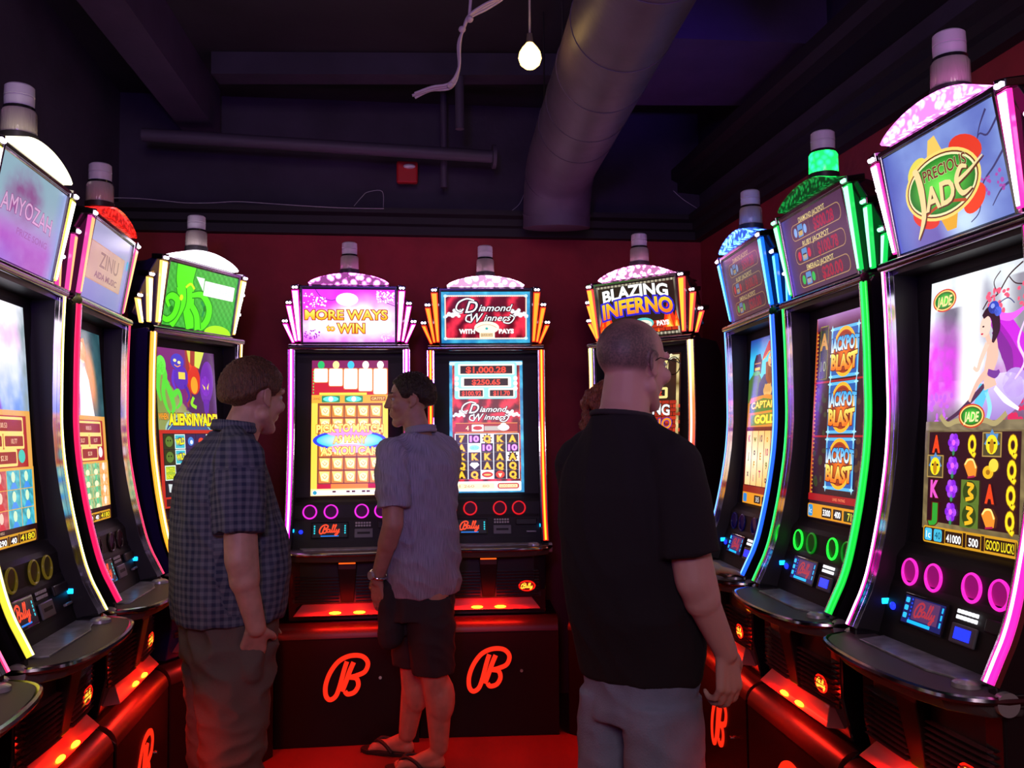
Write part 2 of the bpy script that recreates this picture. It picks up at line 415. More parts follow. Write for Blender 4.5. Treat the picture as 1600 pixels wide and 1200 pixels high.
class Canvas:
    """a picture drawn in layers; u to the right, v down, in hundredths of the width"""
    def __init__(s, W, H, depth=0.00012): s.W = W; s.H = H; s.v = []; s.f = []; s.c = []; s.k = 0; s.dp = depth
    def layer(s): s.k += 1
    def raw(s, pts, fs, c):
        o = len(s.v)
        s.v += [(p[0], p[1], s.k) for p in pts]; s.f += [tuple(i + o for i in f) for f in fs]
        if callable(c):
            a = np.array([(p[0], p[1]) for p in pts], float); cc = c(a[:, 0], a[:, 1])
            s.c += [srgb(np.clip(q, 0, 1)) for q in cc]
        else: s.c += [srgb(c)] * len(pts)
    def grid(s, x0, y0, x1, y1, nx, ny, c):
        pts = [(x0 + (x1 - x0) * i / nx, y0 + (y1 - y0) * j / ny) for j in range(ny + 1) for i in range(nx + 1)]
        fs = [(j * (nx + 1) + i, j * (nx + 1) + i + 1, (j + 1) * (nx + 1) + i + 1, (j + 1) * (nx + 1) + i) for j in range(ny) for i in range(nx)]
        s.raw(pts, fs, c)
    def rect(s, x0, y0, x1, y1, c, rad=0):
        if rad <= 0:
            n = max(1, int(abs(y1 - y0) / 12))
            return s.grid(x0, y0, x1, y1, 1, n, c)
        pts = []
        for cx, cy, a0 in ((x1 - rad, y0 + rad, -90), (x1 - rad, y1 - rad, 0), (x0 + rad, y1 - rad, 90), (x0 + rad, y0 + rad, 180)):
            for k in range(4):
                a = R(a0 + 30 * k); pts.append((cx + rad * math.cos(a), cy + rad * math.sin(a)))
        s.raw(pts, [tuple(range(len(pts)))], c)
    def frame(s, x0, y0, x1, y1, t, c):
        s.rect(x0, y0, x1, y0 + t, c); s.rect(x0, y1 - t, x1, y1, c); s.rect(x0, y0 + t, x0 + t, y1 - t, c); s.rect(x1 - t, y0 + t, x1, y1 - t, c)
    def ell(s, cx, cy, rx, ry, c, n=24, rot=0.0):
        ca, sa = math.cos(R(rot)), math.sin(R(rot)); pts = []
        for k in range(n):
            a = 2 * PI * k / n; x = rx * math.cos(a); y = ry * math.sin(a)
            pts.append((cx + x * ca - y * sa, cy + x * sa + y * ca))
        pts.append((cx, cy)); s.raw(pts, [(k, (k + 1) % n, n) for k in range(n)], c)
    def poly(s, pts, c): s.raw(pts, [tuple(range(len(pts)))], c)
    def star(s, cx, cy, r1, r2, n, c, rot=0):
        pts = [(cx + (r1 if k % 2 == 0 else r2) * math.sin(PI * k / n + rot), cy - (r1 if k % 2 == 0 else r2) * math.cos(PI * k / n + rot)) for k in range(2 * n)]
        pts.append((cx, cy)); s.raw(pts, [(k, (k + 1) % (2 * n), 2 * n) for k in range(2 * n)], c)
    def stroke(s, pts, w, c, sm=5):
        P = [Vector((p[0], p[1], 0)) for p in pts]
        if sm: P = smooth_path(P, sm)
        n = len(P); ws = [w] * n if not isinstance(w, (list, tuple)) else [np.interp(i / (n - 1), np.linspace(0, 1, len(w)), w) for i in range(n)]
        out = []
        for i, p in enumerate(P):
            t = P[min(i + 1, n - 1)] - P[max(i - 1, 0)]
            t = t.normalized() if t.length > 1e-9 else Vector((1, 0, 0)); q = Vector((-t.y, t.x, 0)) * ws[i] / 2
            out += [(p.x + q.x, p.y + q.y), (p.x - q.x, p.y - q.y)]
        s.raw(out, [(2 * i, 2 * i + 1, 2 * i + 3, 2 * i + 2) for i in range(n - 1)], c)
    def text(s, t, cx, cy, h, c, w=None, off=0.0, shear=0.0, rot=0.0, arc=0.0, outline=None, ow=0.05, grad=None, sp=1.0):
        """letters of cap height h centred on (cx, cy); w squeezes them to a width; arc bows the line upward"""
        if outline is not None:
            s.text(t, cx, cy, h, outline, w, off + ow, shear, rot, arc, None, sp=sp); s.layer()
        vs, fs = text_geo(t, off, shear, sp)
        if not vs: return
        v0, _ = text_geo(t, 0.0, shear, sp)
        xs = [p[0] for p in v0]; x0, x1 = min(xs), max(xs); cap = 0.70; k = h / cap
        kx = k if w is None else w / max(1e-6, x1 - x0); xm = (x0 + x1) / 2
        ca, sa = math.cos(R(rot)), math.sin(R(rot)); half = max(1e-6, kx * (x1 - x0) / 2); pts = []
        for x, y in vs:
            X = (x - xm) * kx; Y = -(y - cap / 2) * k
            Y -= arc * (1 - (X / half) ** 2)
            pts.append((cx + X * ca - Y * sa, cy + X * sa + Y * ca))
        if grad is not None:
            c0, c1 = grad; y0 = cy - h / 2 - abs(arc)
            col_ = lambda u, v: mix(c0, c1, (v - (cy - h / 2)) / h)
            s.raw(pts, fs, col_)
        else: s.raw(pts, fs, c)
    def mesh(s, name, fmap):
        """fmap(u01, v01, lift) -> point"""
        mb = MB(); mb.v = [fmap(p[0] / s.W, p[1] / s.H, p[2] * s.dp) for p in s.v]; mb.f = s.f; mb.c = s.c
        me = mb.mesh(name, fix=False); return me

WHT = (1, 1, 1); BLK = (0.03, 0.02, 0.03); GOLD = hx('ffc21a'); YEL = hx('ffe640'); DRED = hx('a80c12'); SEG = hx('ff4326')
def swatch(a, b, sc_=0.06, seed=0, p=1.0):
    return lambda u, v: mix(a, b, fbm(u * sc_, v * sc_, seed) ** p)
def good_luck(c, y0, y1, gold=hx('c89020'), t1='41000', t2='500', t3='GOOD LUCK!'):
    c.rect(3, y0, 97, y1, gold, 2); c.layer(); c.rect(4, y0 + 1, 96, y1 - 1, hx('2a1408'), 1.5); c.layer()
    m = (y0 + y1) / 2; h = (y1 - y0)
    c.rect(5, y0 + 1.5, 13, y1 - 1.5, hx('48b8e0'), 1.5); c.rect(15, y0 + 1.5, 24, y1 - 1.5, hx('40b0d0'), 1.5); c.layer()
    c.text('1c', 9, m, h * 0.42, WHT); c.text('40', 19.5, m, h * 0.42, hx('0a4060'))
    c.frame(27, y0 + 1, 46, y1 - 1, 0.6, gold); c.frame(49, y0 + 1, 64, y1 - 1, 0.6, gold); c.frame(67, y0 + 1, 95, y1 - 1, 0.6, gold)
    c.text(t1, 36.5, m + 0.5, h * 0.45, WHT, 15, off=0.02); c.text(t2, 56.5, m + 0.5, h * 0.45, WHT, 9, off=0.02); c.text(t3, 81, m, h * 0.5, hx('e8d020'), 25, off=0.02)
def bally_script(c, cx, cy, w, colr, ww=None):
    """the flowing logo lettering drawn as brush strokes"""
    k = w / 100; t = (ww or 7) * k
    def S(pts, a=1.0): c.stroke([(cx + (x - 50) * k, cy + (y - 24) * k) for x, y in pts], t * a, colr, 5)
    S([(26, 10), (15, 40), (8, 46), (1, 40), (3, 24), (14, 8), (30, 2), (41, 8), (37, 18), (24, 23), (34, 27), (32, 38), (22, 43), (17, 39)])
    S([(50, 26), (42, 24), (37, 32), (40, 39), (47, 36), (52, 26), (50, 37), (55, 39), (60, 30)], 0.8)
    S([(58, 34), (65, 16), (70, 4), (67, 3), (62, 22), (60, 38), (66, 38), (70, 30)], 0.8)
    S([(69, 34), (76, 16), (81, 4), (78, 3), (73, 22), (71, 38), (77, 38), (82, 28)], 0.8)
    S([(83, 24), (82, 35), (88, 36), (95, 24), (90, 42), (82, 54), (75, 52), (84, 43), (97, 38)], 0.8)
def diamond_script(c, cx, cy, k):
    def T(s_, x, y, h, w): c.text(s_, cx + x * k, cy + y * k, h * k, WHT, w * k, off=0.01, shear=0.35, outline=BLK, ow=0.07)
    for dx in (-1, 1):
        for j, (x, y, r_) in enumerate([(34, 6, 3.4), (38, 8, 3), (29, 4, 2.6), (42, 7, 2.6), (36, 3, 2.2), (45, 9, 1.8), (31, 9, 2.0)]):
            c.ell(cx + dx * x * k, cy + y * k, r_ * k, r_ * k, hx('e8e8f0'), 10)
    c.layer()
    T('D', -17, -1, 13, 14); T('iamond', 10, 0, 7.5, 38); T('W', -11, 11, 10, 14); T('inners', 12, 11, 7, 30)
    for (pts, w0) in (([(-14, -8), (-22, -10), (-31, -6), (-34, 1), (-29, 4), (-26, 1)], 1.7), ([(-17, 8), (-22, 9), (-23, 14), (-18, 16)], 1.6), ([(26, 8), (31, 11), (26, 17), (19, 16), (22, 13)], 1.3)):
        c.stroke([(cx + x * k, cy + y * k) for x, y in pts], (w0 + 1.3) * k, BLK); c.layer()
        c.stroke([(cx + x * k, cy + y * k) for x, y in pts], w0 * k, WHT)
def satin(seed=3):
    def f(u, v):
        n = fbm(u * 0.07, v * 0.05, seed); s_ = 0.5 + 0.5 * np.sin((u * 0.25 + v * 0.16) + n * 9)
        return mix(hx('5a0410'), hx('f23048'), s_ ** 1.6)
    return f
def circ_blobs(c, n, x0, y0, x1, y1, r, colr, seed=0):
    g = random.Random(seed)
    for _ in range(n): c.ell(g.uniform(x0, x1), g.uniform(y0, y1), r * g.uniform(0.5, 1.2), r * g.uniform(0.5, 1.2), colr, 8)

# ---------------------------------------------------------------- main displays (100 x 178)
def art_match(c):
    c.rect(0, 0, 100, 178, hx('b81020')); c.layer(); c.rect(0, 0, 100, 11, hx('781850')); c.layer()
    for i, (b, cc) in enumerate([(29, hx('20b060')), (34, hx('ffd890')), (38, hx('38b8e8')), (41, hx('fff0e0')), (45, WHT)]):
        x = 3 + i * 19.5
        c.ell(x + 9, 6, 4.5, 5.5, cc, 12); c.rect(x - 0.6, 10.2, x + 18.6, b + 0.8, hx('e08030'), 2)
    c.layer()
    for i, b in enumerate([29, 34, 38, 41, 45]):
        x = 3 + i * 19.5; c.rect(x, 11, x + 17.6, b, hx('fffaf0'), 2)
    for k in range(9): c.rect(1.5, 14 + k * 4, 3, 16 + k * 4, hx('60c050'))
    c.layer()
    c.rect(0, 46, 100, 57, hx('f0a028')); c.rect(0, 56, 8, 170, hx('ffca40')); c.rect(93, 56, 100, 170, hx('ffca40')); c.layer()
    c.rect(10, 43, 72, 46, hx('ffd040')); c.rect(13, 47, 37, 56, hx('208050'), 1.5); c.rect(43, 47, 67, 56, hx('208050'), 1.5); c.layer()
    c.ell(25, 51.5, 10, 3.6, hx('60f0d8')); c.ell(55, 51.5, 10, 3.6, hx('60f0d8')); c.rect(77, 48, 97, 54, hx('a05010'), 1); c.text('GRAND', 6.5, 51, 3, hx('703008'), 10); c.layer()
    c.ell(25, 51.5, 3, 3.4, WHT); c.ell(55, 51.5, 3, 3.4, WHT); c.text('GR7757', 87, 51, 3.4, hx('ffe080'), 17)
    c.rect(8, 57, 93, 163, hx('7a3408')); c.layer()
    for r_ in range(6):
        for q in range(5):
            x = 10 + q * 16.6; y = 60 + r_ * 17.2
            c.rect(x, y, x + 15.4, y + 15.6, hx('c87818'), 1)
    c.layer()
    for r_ in range(6):
        for q in range(5):
            x = 10 + q * 16.6; y = 60 + r_ * 17.2
            c.poly([(x + 1, y + 0.6), (x + 13.8, y + 1), (x + 12.8, y + 14.2), (x + 3.5, y + 12.8)], hx('ffdf78')); c.layer() if q == 99 else None
    c.layer()
    for r_ in range(6):
        for q in range(5):
            x = 10 + q * 16.6 + 8; y = 60 + r_ * 17.2 + 7.6
            c.ell(x, y, 5, 5, hx('fff4b8'), 12); 
    c.layer()
    for r_ in range(6):
        for q in range(5):
            x = 10 + q * 16.6 + 8; y = 60 + r_ * 17.2 + 7.6
            c.stroke([(x - 3, y - 1), (x, y + 2.6), (x + 3, y - 1.5)], 0.9, hx('d08a30'), 3); c.stroke([(x - 1, y - 3), (x + 1, y - 1)], 0.8, hx('d08a30'), 0)
    c.layer()
    c.ell(50, 106, 48, 13.5, hx('2038d8'), 32); c.layer(); c.ell(50, 106, 43, 10.5, lambda u, v: mix(hx('f8f0ff'), hx('10c0ff'), np.abs(u - 50) / 30), 32); c.layer()
    c.ell(50, 96, 30, 6, hx('d890f0'), 20); c.ell(48, 117, 26, 6, hx('d8a8f0'), 20); c.layer()
    for t_, y, h, w_ in (('PICK TO MATCH', 91, 10, 86), ('AS MANY', 105.5, 9, 42), ('AS YOU CAN', 121, 10, 74)):
        c.text(t_, 50, y, h, hx('ffe070'), w_, off=0.035, outline=hx('c07008'), ow=0.06, arc=1.5)
    c.layer(); c.rect(26, 163, 74, 169, lambda u, v: mix(hx('e04010'), hx('ff9a20'), (np.round(u) % 4) / 3.0)); c.rect(0, 169, 100, 178, hx('ffd890')); c.layer()
    c.rect(2, 171, 98, 177, hx('fff8f0'), 2); c.layer(); c.ell(5.5, 174, 2.6, 2.6, hx('2090b0'))
    for x in (28, 46, 53, 66, 72): c.rect(x, 171.6, x + 4.5, 174, hx('502018'))
    c.text('GOOD LUCK', 86, 174, 3, hx('a08070'), 18)
def art_diamond(c):
    c.grid(0, 0, 100, 178, 30, 50, swatch(hx('0a4a88'), hx('50d8f8'), 0.12, 4)); c.layer()
    c.grid(4, 4, 96, 172, 40, 70, satin()); c.frame(4.2, 4, 95.8, 172, 0.9, hx('f07840')); c.layer()
    c.rect(0, 1, 100, 6, hx('c8f0ff'), 2); c.layer(); c.rect(7, 2, 92, 52, hx('90e0f0'), 3); c.layer()
    for (x0, y0, x1, y1) in ((12, 4, 89, 19), (16, 22, 84, 36), (12, 37.5, 47, 50), (53, 37.5, 89, 50)): c.rect(x0, y0, x1, y1, hx('fff0dc'), 1.5)
    for y in (24, 31, 38):
        c.ell(10, y, 3, 3.2, WHT, 10); c.ell(90, y, 3, 3.2, WHT, 10)
    c.layer()
    for (x0, y0, x1, y1) in ((15, 6.5, 86, 17.5), (20, 24, 80, 34), (14, 40, 45.5, 48.5), (55, 40, 87, 48.5)): c.rect(x0, y0, x1, y1, hx('1c0408'))
    c.layer()
    c.text('$1,000.28', 50, 12, 8, SEG, 54, off=0.03); c.text('$250.65', 50, 29, 7, SEG, 38, off=0.03)
    c.text('$100.92', 30, 44.3, 6, SEG, 26, off=0.03); c.text('$11.70', 71, 44.3, 6, SEG, 22, off=0.03)
    diamond_script(c, 50, 66, 0.98); c.layer()
    c.rect(8, 84.5, 92, 98, hx('9a1a14')); c.layer(); c.rect(8, 84.5, 92, 85.4, hx('f09040')); c.rect(8, 97, 92, 98, hx('f09040'))
    c.rect(30, 87, 46, 96, WHT, 1); c.rect(47, 89, 68, 95, hx('b8b0a8')); c.ell(73, 91, 8, 4.5, WHT, 12); c.ell(73, 87.5, 4, 3, WHT, 10); c.text('4', 24, 91.5, 6.5, hx('fff0c0')); c.layer()
    c.ell(38, 91.5, 6.5, 2.8, hx('c02818'), 14)
    c.rect(7, 99, 94, 160, hx('e8f0ff')); c.layer()
    sym = [['7', '10', 'Q', 'K', 'A'], ['A', 'D', '10', 'K', '10'], ['K', 'K', 'K', 'A', 'A'], ['Q', 'g', 'A', 'Q', 'Q'], ['A', 'Q', 'L', 'H', 'Q']]
    lit = {(0, 2), (1, 1), (2, 4), (4, 2)}
    for r_ in range(5):
        for q in range(5):
            x = 8.2 + q * 17.2; y = 100 + r_ * 12.0
            c.rect(x, y, x + 16, y + 11.9, WHT if (r_, q) in lit else hx('160a0c'))
    c.layer()
    for r_ in range(5):
        for q in range(5):
            x = 16.2 + q * 17.2; y = 106 + r_ * 12.0; s_ = sym[r_][q]
            if (r_, q) in lit and s_ in 'QA': c.star(x, y, 7.5, 5, 9, hx('241808')); c.layer()
            if s_ == '10': c.text('10', x, y, 7.5, hx('f0a8ff'), 11, off=0.03, outline=hx('a030c0'))
            elif s_ in ('K', 'A', 'Q', '7'): c.text(s_, x, y, 8, hx('ffc828'), None, off=0.05, outline=hx('b06408'))
            elif s_ == 'D': c.ell(x, y, 7, 3.6, hx('90e0f0')); c.text('WIN', x, y, 3, hx('3090b0'))
            elif s_ == 'g': c.poly([(x - 6.5, y - 1), (x - 4, y - 4.2), (x + 4, y - 4.2), (x + 6.5, y - 1), (x, y + 4.6)], hx('f0f4ff'))
            elif s_ == 'L': c.ell(x, y, 7.5, 3.8, hx('c82814')); c.layer(); c.ell(x, y + 0.3, 5, 1.3, hx('ffc060'))
            elif s_ == 'H': c.ell(x, y, 6, 5, hx('d84020')); c.layer(); c.text('v', x, y, 5, hx('fff0c0'), off=0.1)
    c.layer(); c.rect(4, 163, 96, 176, hx('e8f4ff'), 2); c.layer(); c.rect(6, 165.5, 60, 173, hx('fff0c0'), 1); c.rect(64, 165.5, 93, 173, hx('c03020'), 3); c.layer()
    c.rect(66, 167, 91, 171.5, hx('ffe8b0'), 1); c.layer(); c.text('GOOD LUCK', 78.5, 169.3, 3, hx('b06040'), 22); c.text('1 260    80', 33, 169.3, 3.4, hx('c08040'), 40)
def art_inferno(c):
    c.grid(0, 0, 100, 178, 20, 40, swatch(hx('1c0a04'), hx('4a1c08'), 0.06, 7)); c.layer()
    for y in range(60, 178, 5):
        for x in range(8, 92, 11):
            xx = x + (5 if (y // 5) % 2 else 0); c.rect(xx, y, xx + 10, y + 4.2, hx('a82410') if (x + y) % 3 else hx('c83418'))
    for x0 in (2, 94): c.rect(x0, 2, x0 + 4, 176, lambda u, v: mix(hx('7a6030'), hx('ffe8a0'), 0.5 + 0.5 * np.sin(v * 2.2)))
    c.rect(2, 2, 98, 6, hx('d8c890')); circ_blobs(c, 8, 78, 3, 96, 6, 3, hx('fff8d0'), 2); c.layer()
    for (x0, y0, x1, y1) in ((18, 9, 82, 26), (26, 29, 74, 41), (18, 43, 82, 57)):
        c.rect(x0, y0, x1, y1, hx('ffe890'), 2); c.layer(); c.rect(x0 + 4, y0 + 3, x1 - 4, y1 - 3, hx('180808')); c.layer()
    c.text('$1,021.10', 50, 17.5, 7, SEG, 46); c.text('$264.08', 50, 35, 5.5, SEG, 32); c.text('$121.52', 52, 50, 6.5, SEG, 44)
    flames(c, 8, 150, 92, 96, 26, 5)
    c.text('BLAZING', 50, 72, 13, WHT, 70, off=0.03, arc=2, outline=BLK); c.text('INFERNO', 50, 88, 13, hx('ff9020'), 76, off=0.03, arc=-2, outline=hx('3020a0'))
    c.layer(); c.ell(50, 104, 22, 6, hx('e8e0d0')); c.rect(10, 112, 90, 160, hx('200808')); c.layer()
    for r_ in range(3):
        for q in range(5):
            x = 18 + q * 16; y = 120 + r_ * 16
            c.rect(x - 7, y - 7, x + 7, y + 7, hx('3a0c08')); c.layer(); c.text('AKQ7J'[(r_ * 2 + q) % 5], x, y, 9, [GOLD, hx('ff5030'), hx('60c0ff')][(r_ + q) % 3], off=0.04)
    c.layer(); good_luck(c, 165, 175)
def flames(c, x0, y0, x1, n, h, seed):
    g = random.Random(seed)
    for k in range(n // 8):
        x = g.uniform(x0, x1); hh = h * g.uniform(0.4, 1); w_ = hh * 0.28
        for s_, cc in ((1, hx('e83010')), (0.7, hx('ff9018')), (0.4, hx('ffe860'))):
            c.layer() if s_ < 1 and k == 0 else None
            c.poly([(x - w_ * s_, y0), (x - w_ * 0.6 * s_, y0 - hh * 0.45 * s_), (x + w_ * 0.1, y0 - hh * s_), (x + w_ * 0.5 * s_, y0 - hh * 0.5 * s_), (x + w_ * s_, y0)], cc)
    c.layer()
def art_captain(c):
    c.grid(0, 0, 100, 108, 16, 24, lambda u, v: mix(hx('20308a'), hx('38c8f0'), v / 40 + 0.3 * fbm(u * 0.05, v * 0.05, 2))); c.layer()
    c.poly([(0, 70), (14, 60), (30, 58), (40, 70), (40, 110), (0, 110)], hx('4a7030')); c.rect(0, 105, 100, 178, hx('a86820')); c.layer()
    c.poly([(14, 40), (20, 28), (34, 27), (40, 40), (38, 62), (14, 62)], hx('38281c')); c.layer(); c.rect(18, 50, 34, 55, hx('e8c020')); c.rect(17, 42, 36, 44, hx('c89040')); c.ell(24, 60, 12, 4, hx('58a838')); c.layer()
    # generic bearded sailor in a wide red hat
    c.poly([(30, 108), (34, 78), (48, 64), (84, 62), (100, 72), (100, 110)], hx('20306a')); c.layer()
    c.poly([(52, 44), (54, 72), (64, 84), (78, 80), (92, 70), (94, 40)], hx('8a3c14')); c.layer()
    c.ell(72, 42, 13, 15, hx('eaa878')); c.layer()
    c.poly([(58, 50), (60, 64), (70, 80), (80, 72), (88, 50), (74, 55)], hx('7a3412')); c.ell(73, 50, 7, 2.2, hx('5a240c')); c.ell(66, 38, 3, 1.6, WHT); c.ell(79, 38, 3, 1.6, WHT)
    c.poly([(66, 42), (73, 41), (72, 48), (67, 48)], hx('d88c5c')); c.layer(); c.ell(67, 38, 1.2, 1.4, BLK); c.ell(79, 38, 1.2, 1.4, BLK)
    c.poly([(40, 40), (44, 30), (58, 10), (76, 4), (94, 10), (100, 30), (98, 36), (84, 28), (62, 28), (52, 36)], hx('b01828')); c.layer()
    c.stroke([(42, 39), (52, 34), (62, 27), (84, 27), (98, 34)], 2, hx('e8b040')); c.ell(62, 92, 13, 11, hx('e0b068')); c.layer()
    for k in range(4): c.ell(54 + k * 5, 88, 3, 8, hx('d09850'), 10, 8)
    c.layer()
    c.poly([(4, 112), (10, 102), (60, 98), (100, 104), (100, 160), (4, 158)], hx('d8882c')); c.layer()
    c.poly([(8, 112), (50, 104), (96, 110), (96, 124), (8, 128)], hx('48802c')); c.poly([(12, 132), (96, 128), (96, 147), (14, 150)], hx('6a9028')); c.layer()
    c.text('CAPTAIN', 53, 116, 11, hx('ffe860'), 78, off=0.03, arc=2, outline=hx('b04008')); c.text('GOLD', 58, 139, 13, hx('fff040'), 62, off=0.05, outline=hx('b05808'))
    c.layer(); c.rect(0, 152, 100, 178, hx('6a2410'))
def art_captain2(c):
    # portrait art on top, four reels below
    c2 = Canvas(100, 178); art_captain(c2)
    for (x, y, k), q in zip(c2.v, c2.c): c.v.append((x, y * 0.63, k)); c.c.append(q)
    c.f += c2.f; c.k = c2.k + 1
    c.rect(0, 98, 100, 166, hx('5a1408')); c.layer()
    for q in range(5):
        x = 4 + q * 19
        c.grid(x, 100, x + 17.5, 158, 3, 14, lambda u, v, q=q: mix(hx('fff6e0'), hx('ffb860'), np.abs(v - 128) / 44 + 0.1 * q))
    c.layer()
    for q, col_ in enumerate([('K', 'J', 'x'), ('w', 'o', 'F', 'i'), ('10', 'E', 'T'), ('o', '10', '9', 'o'), ('A', '9', 'K')]):
        for j, s_ in enumerate(col_):
            c.text(s_, 12.7 + q * 19, 108 + j * 56 / len(col_), 7, [hx('b03060'), hx('507020'), hx('303048'), hx('c89020')][(q + j) % 4], off=0.03)
    c.layer(); c.rect(0, 159, 100, 166, hx('8a2410')); c.rect(0, 166, 100, 178, hx('e09020')); c.layer()
    c.rect(2, 167.5, 14, 176.5, hx('3080c8'), 2); c.rect(38, 168, 58, 176, hx('201810'), 1); c.rect(62, 168, 78, 176, hx('201810'), 1); c.rect(82, 168, 98, 176, hx('302410'), 1); c.layer()
    c.text('315', 48, 172, 5, WHT); c.text('40', 70, 172, 5, WHT)
def art_blast(c):
    c.grid(0, 0, 100, 178, 16, 30, swatch(hx('1c0810'), hx('3c1420'), 0.05, 11)); c.layer()
    c.grid(0, 0, 100, 12, 10, 4, lambda u, v: mix(hx('a878b8'), hx('50203a'), v / 12)); c.rect(2, 12, 4, 160, hx('8a1c18')); c.rect(0, 0, 2, 160, hx('c85820'))
    for k in range(40): c.rect(2, 14 + k * 3.6, 5, 15.4 + k * 3.6, hx('d8a030'))
    c.rect(8, 8, 24, 56, hx('2c3820')); c.frame(8, 8, 24, 56, 1, hx('b0a040')); c.layer(); c.text('A', 16, 22, 14, hx('c89020'), off=0.04); c.text('10', 16, 44, 9, hx('90a060'))
    for y in (57.5, 105): c.rect(0, y, 100, y + 1.6, hx('a81c18'))
    circ_blobs(c, 14, 6, 60, 26, 150, 4, hx('30381c'), 5); circ_blobs(c, 10, 82, 60, 98, 150, 4, hx('4a3018'), 6); c.layer()
    for i in range(3):
        y = 34 + i * 47.5
        c.rect(30, y - 22, 80, y + 22, hx('1858a8')); c.layer(); c.frame(30, y - 22, 80, y + 22, 2.6, hx('58b8f0')); c.layer()
        for q in range(4): c.star(31.5 + (q % 2) * 47, y - 20.5 + (q // 2) * 41, 4, 1.6, 4, hx('a0e0ff'))
        c.layer(); c.ell(55, y, 21.5, 21.5, hx('ffb428'), 32); c.layer(); c.ell(55, y, 18.5, 18.5, hx('a83808'), 32); c.layer(); c.ell(55, y, 17, 17, lambda u, v: mix(hx('ff7a10'), hx('7a1804'), np.hypot(u - 55, v - y) / 19), 32); c.layer()
        c.text('JACKPOT', 55, y - 6, 11, None, 50, off=0.04, arc=1.5, outline=hx('102850'), grad=(hx('38a8f0'), WHT)); c.layer()
        c.text('BLAST', 55, y + 7.5, 12.5, None, 45, off=0.05, arc=-1.5, outline=hx('601004'), grad=(hx('fff070'), hx('f07010'))); c.layer()
    c.rect(0, 156, 100, 162, hx('a01418')); c.rect(0, 165, 100, 177, hx('e0941c'), 2); c.layer(); c.text('LINES  PAYING', 58, 159, 2.4, hx('ff9060'))
    c.rect(1, 166, 10, 176, hx('3890d0'), 2); c.rect(28, 167, 46, 175.5, hx('281c14'), 1); c.rect(49, 167, 65, 175.5, hx('281c14'), 1); c.rect(68, 167, 99, 175.5, hx('283010'), 1); c.layer()
    c.text('1c', 5.5, 171, 5, WHT); c.text('3300', 37, 171.3, 5, WHT, off=0.03); c.text('400', 57, 171.3, 5, WHT, off=0.03); c.text('7180', 83, 171.3, 6, hx('e8e040'), off=0.02)
def jade_badge(c, x, y, k, big=True):
    c.ell(x, y, 21 * k, 12.5 * k, hx('c8381c'), 30); c.layer() 
    c.ell(x, y, 19 * k, 11 * k, hx('f0d070'), 30); c.layer(); c.ell(x, y, 17 * k, 9.6 * k, hx('6a3c10'), 30); c.layer(); c.ell(x, y, 16.3 * k, 9.0 * k, lambda u, v: mix(hx('58e040'), hx('0e6a1c'), np.hypot((u - x) / (16 * k), (v - y) / (9 * k)) ** 2), 30); c.layer()
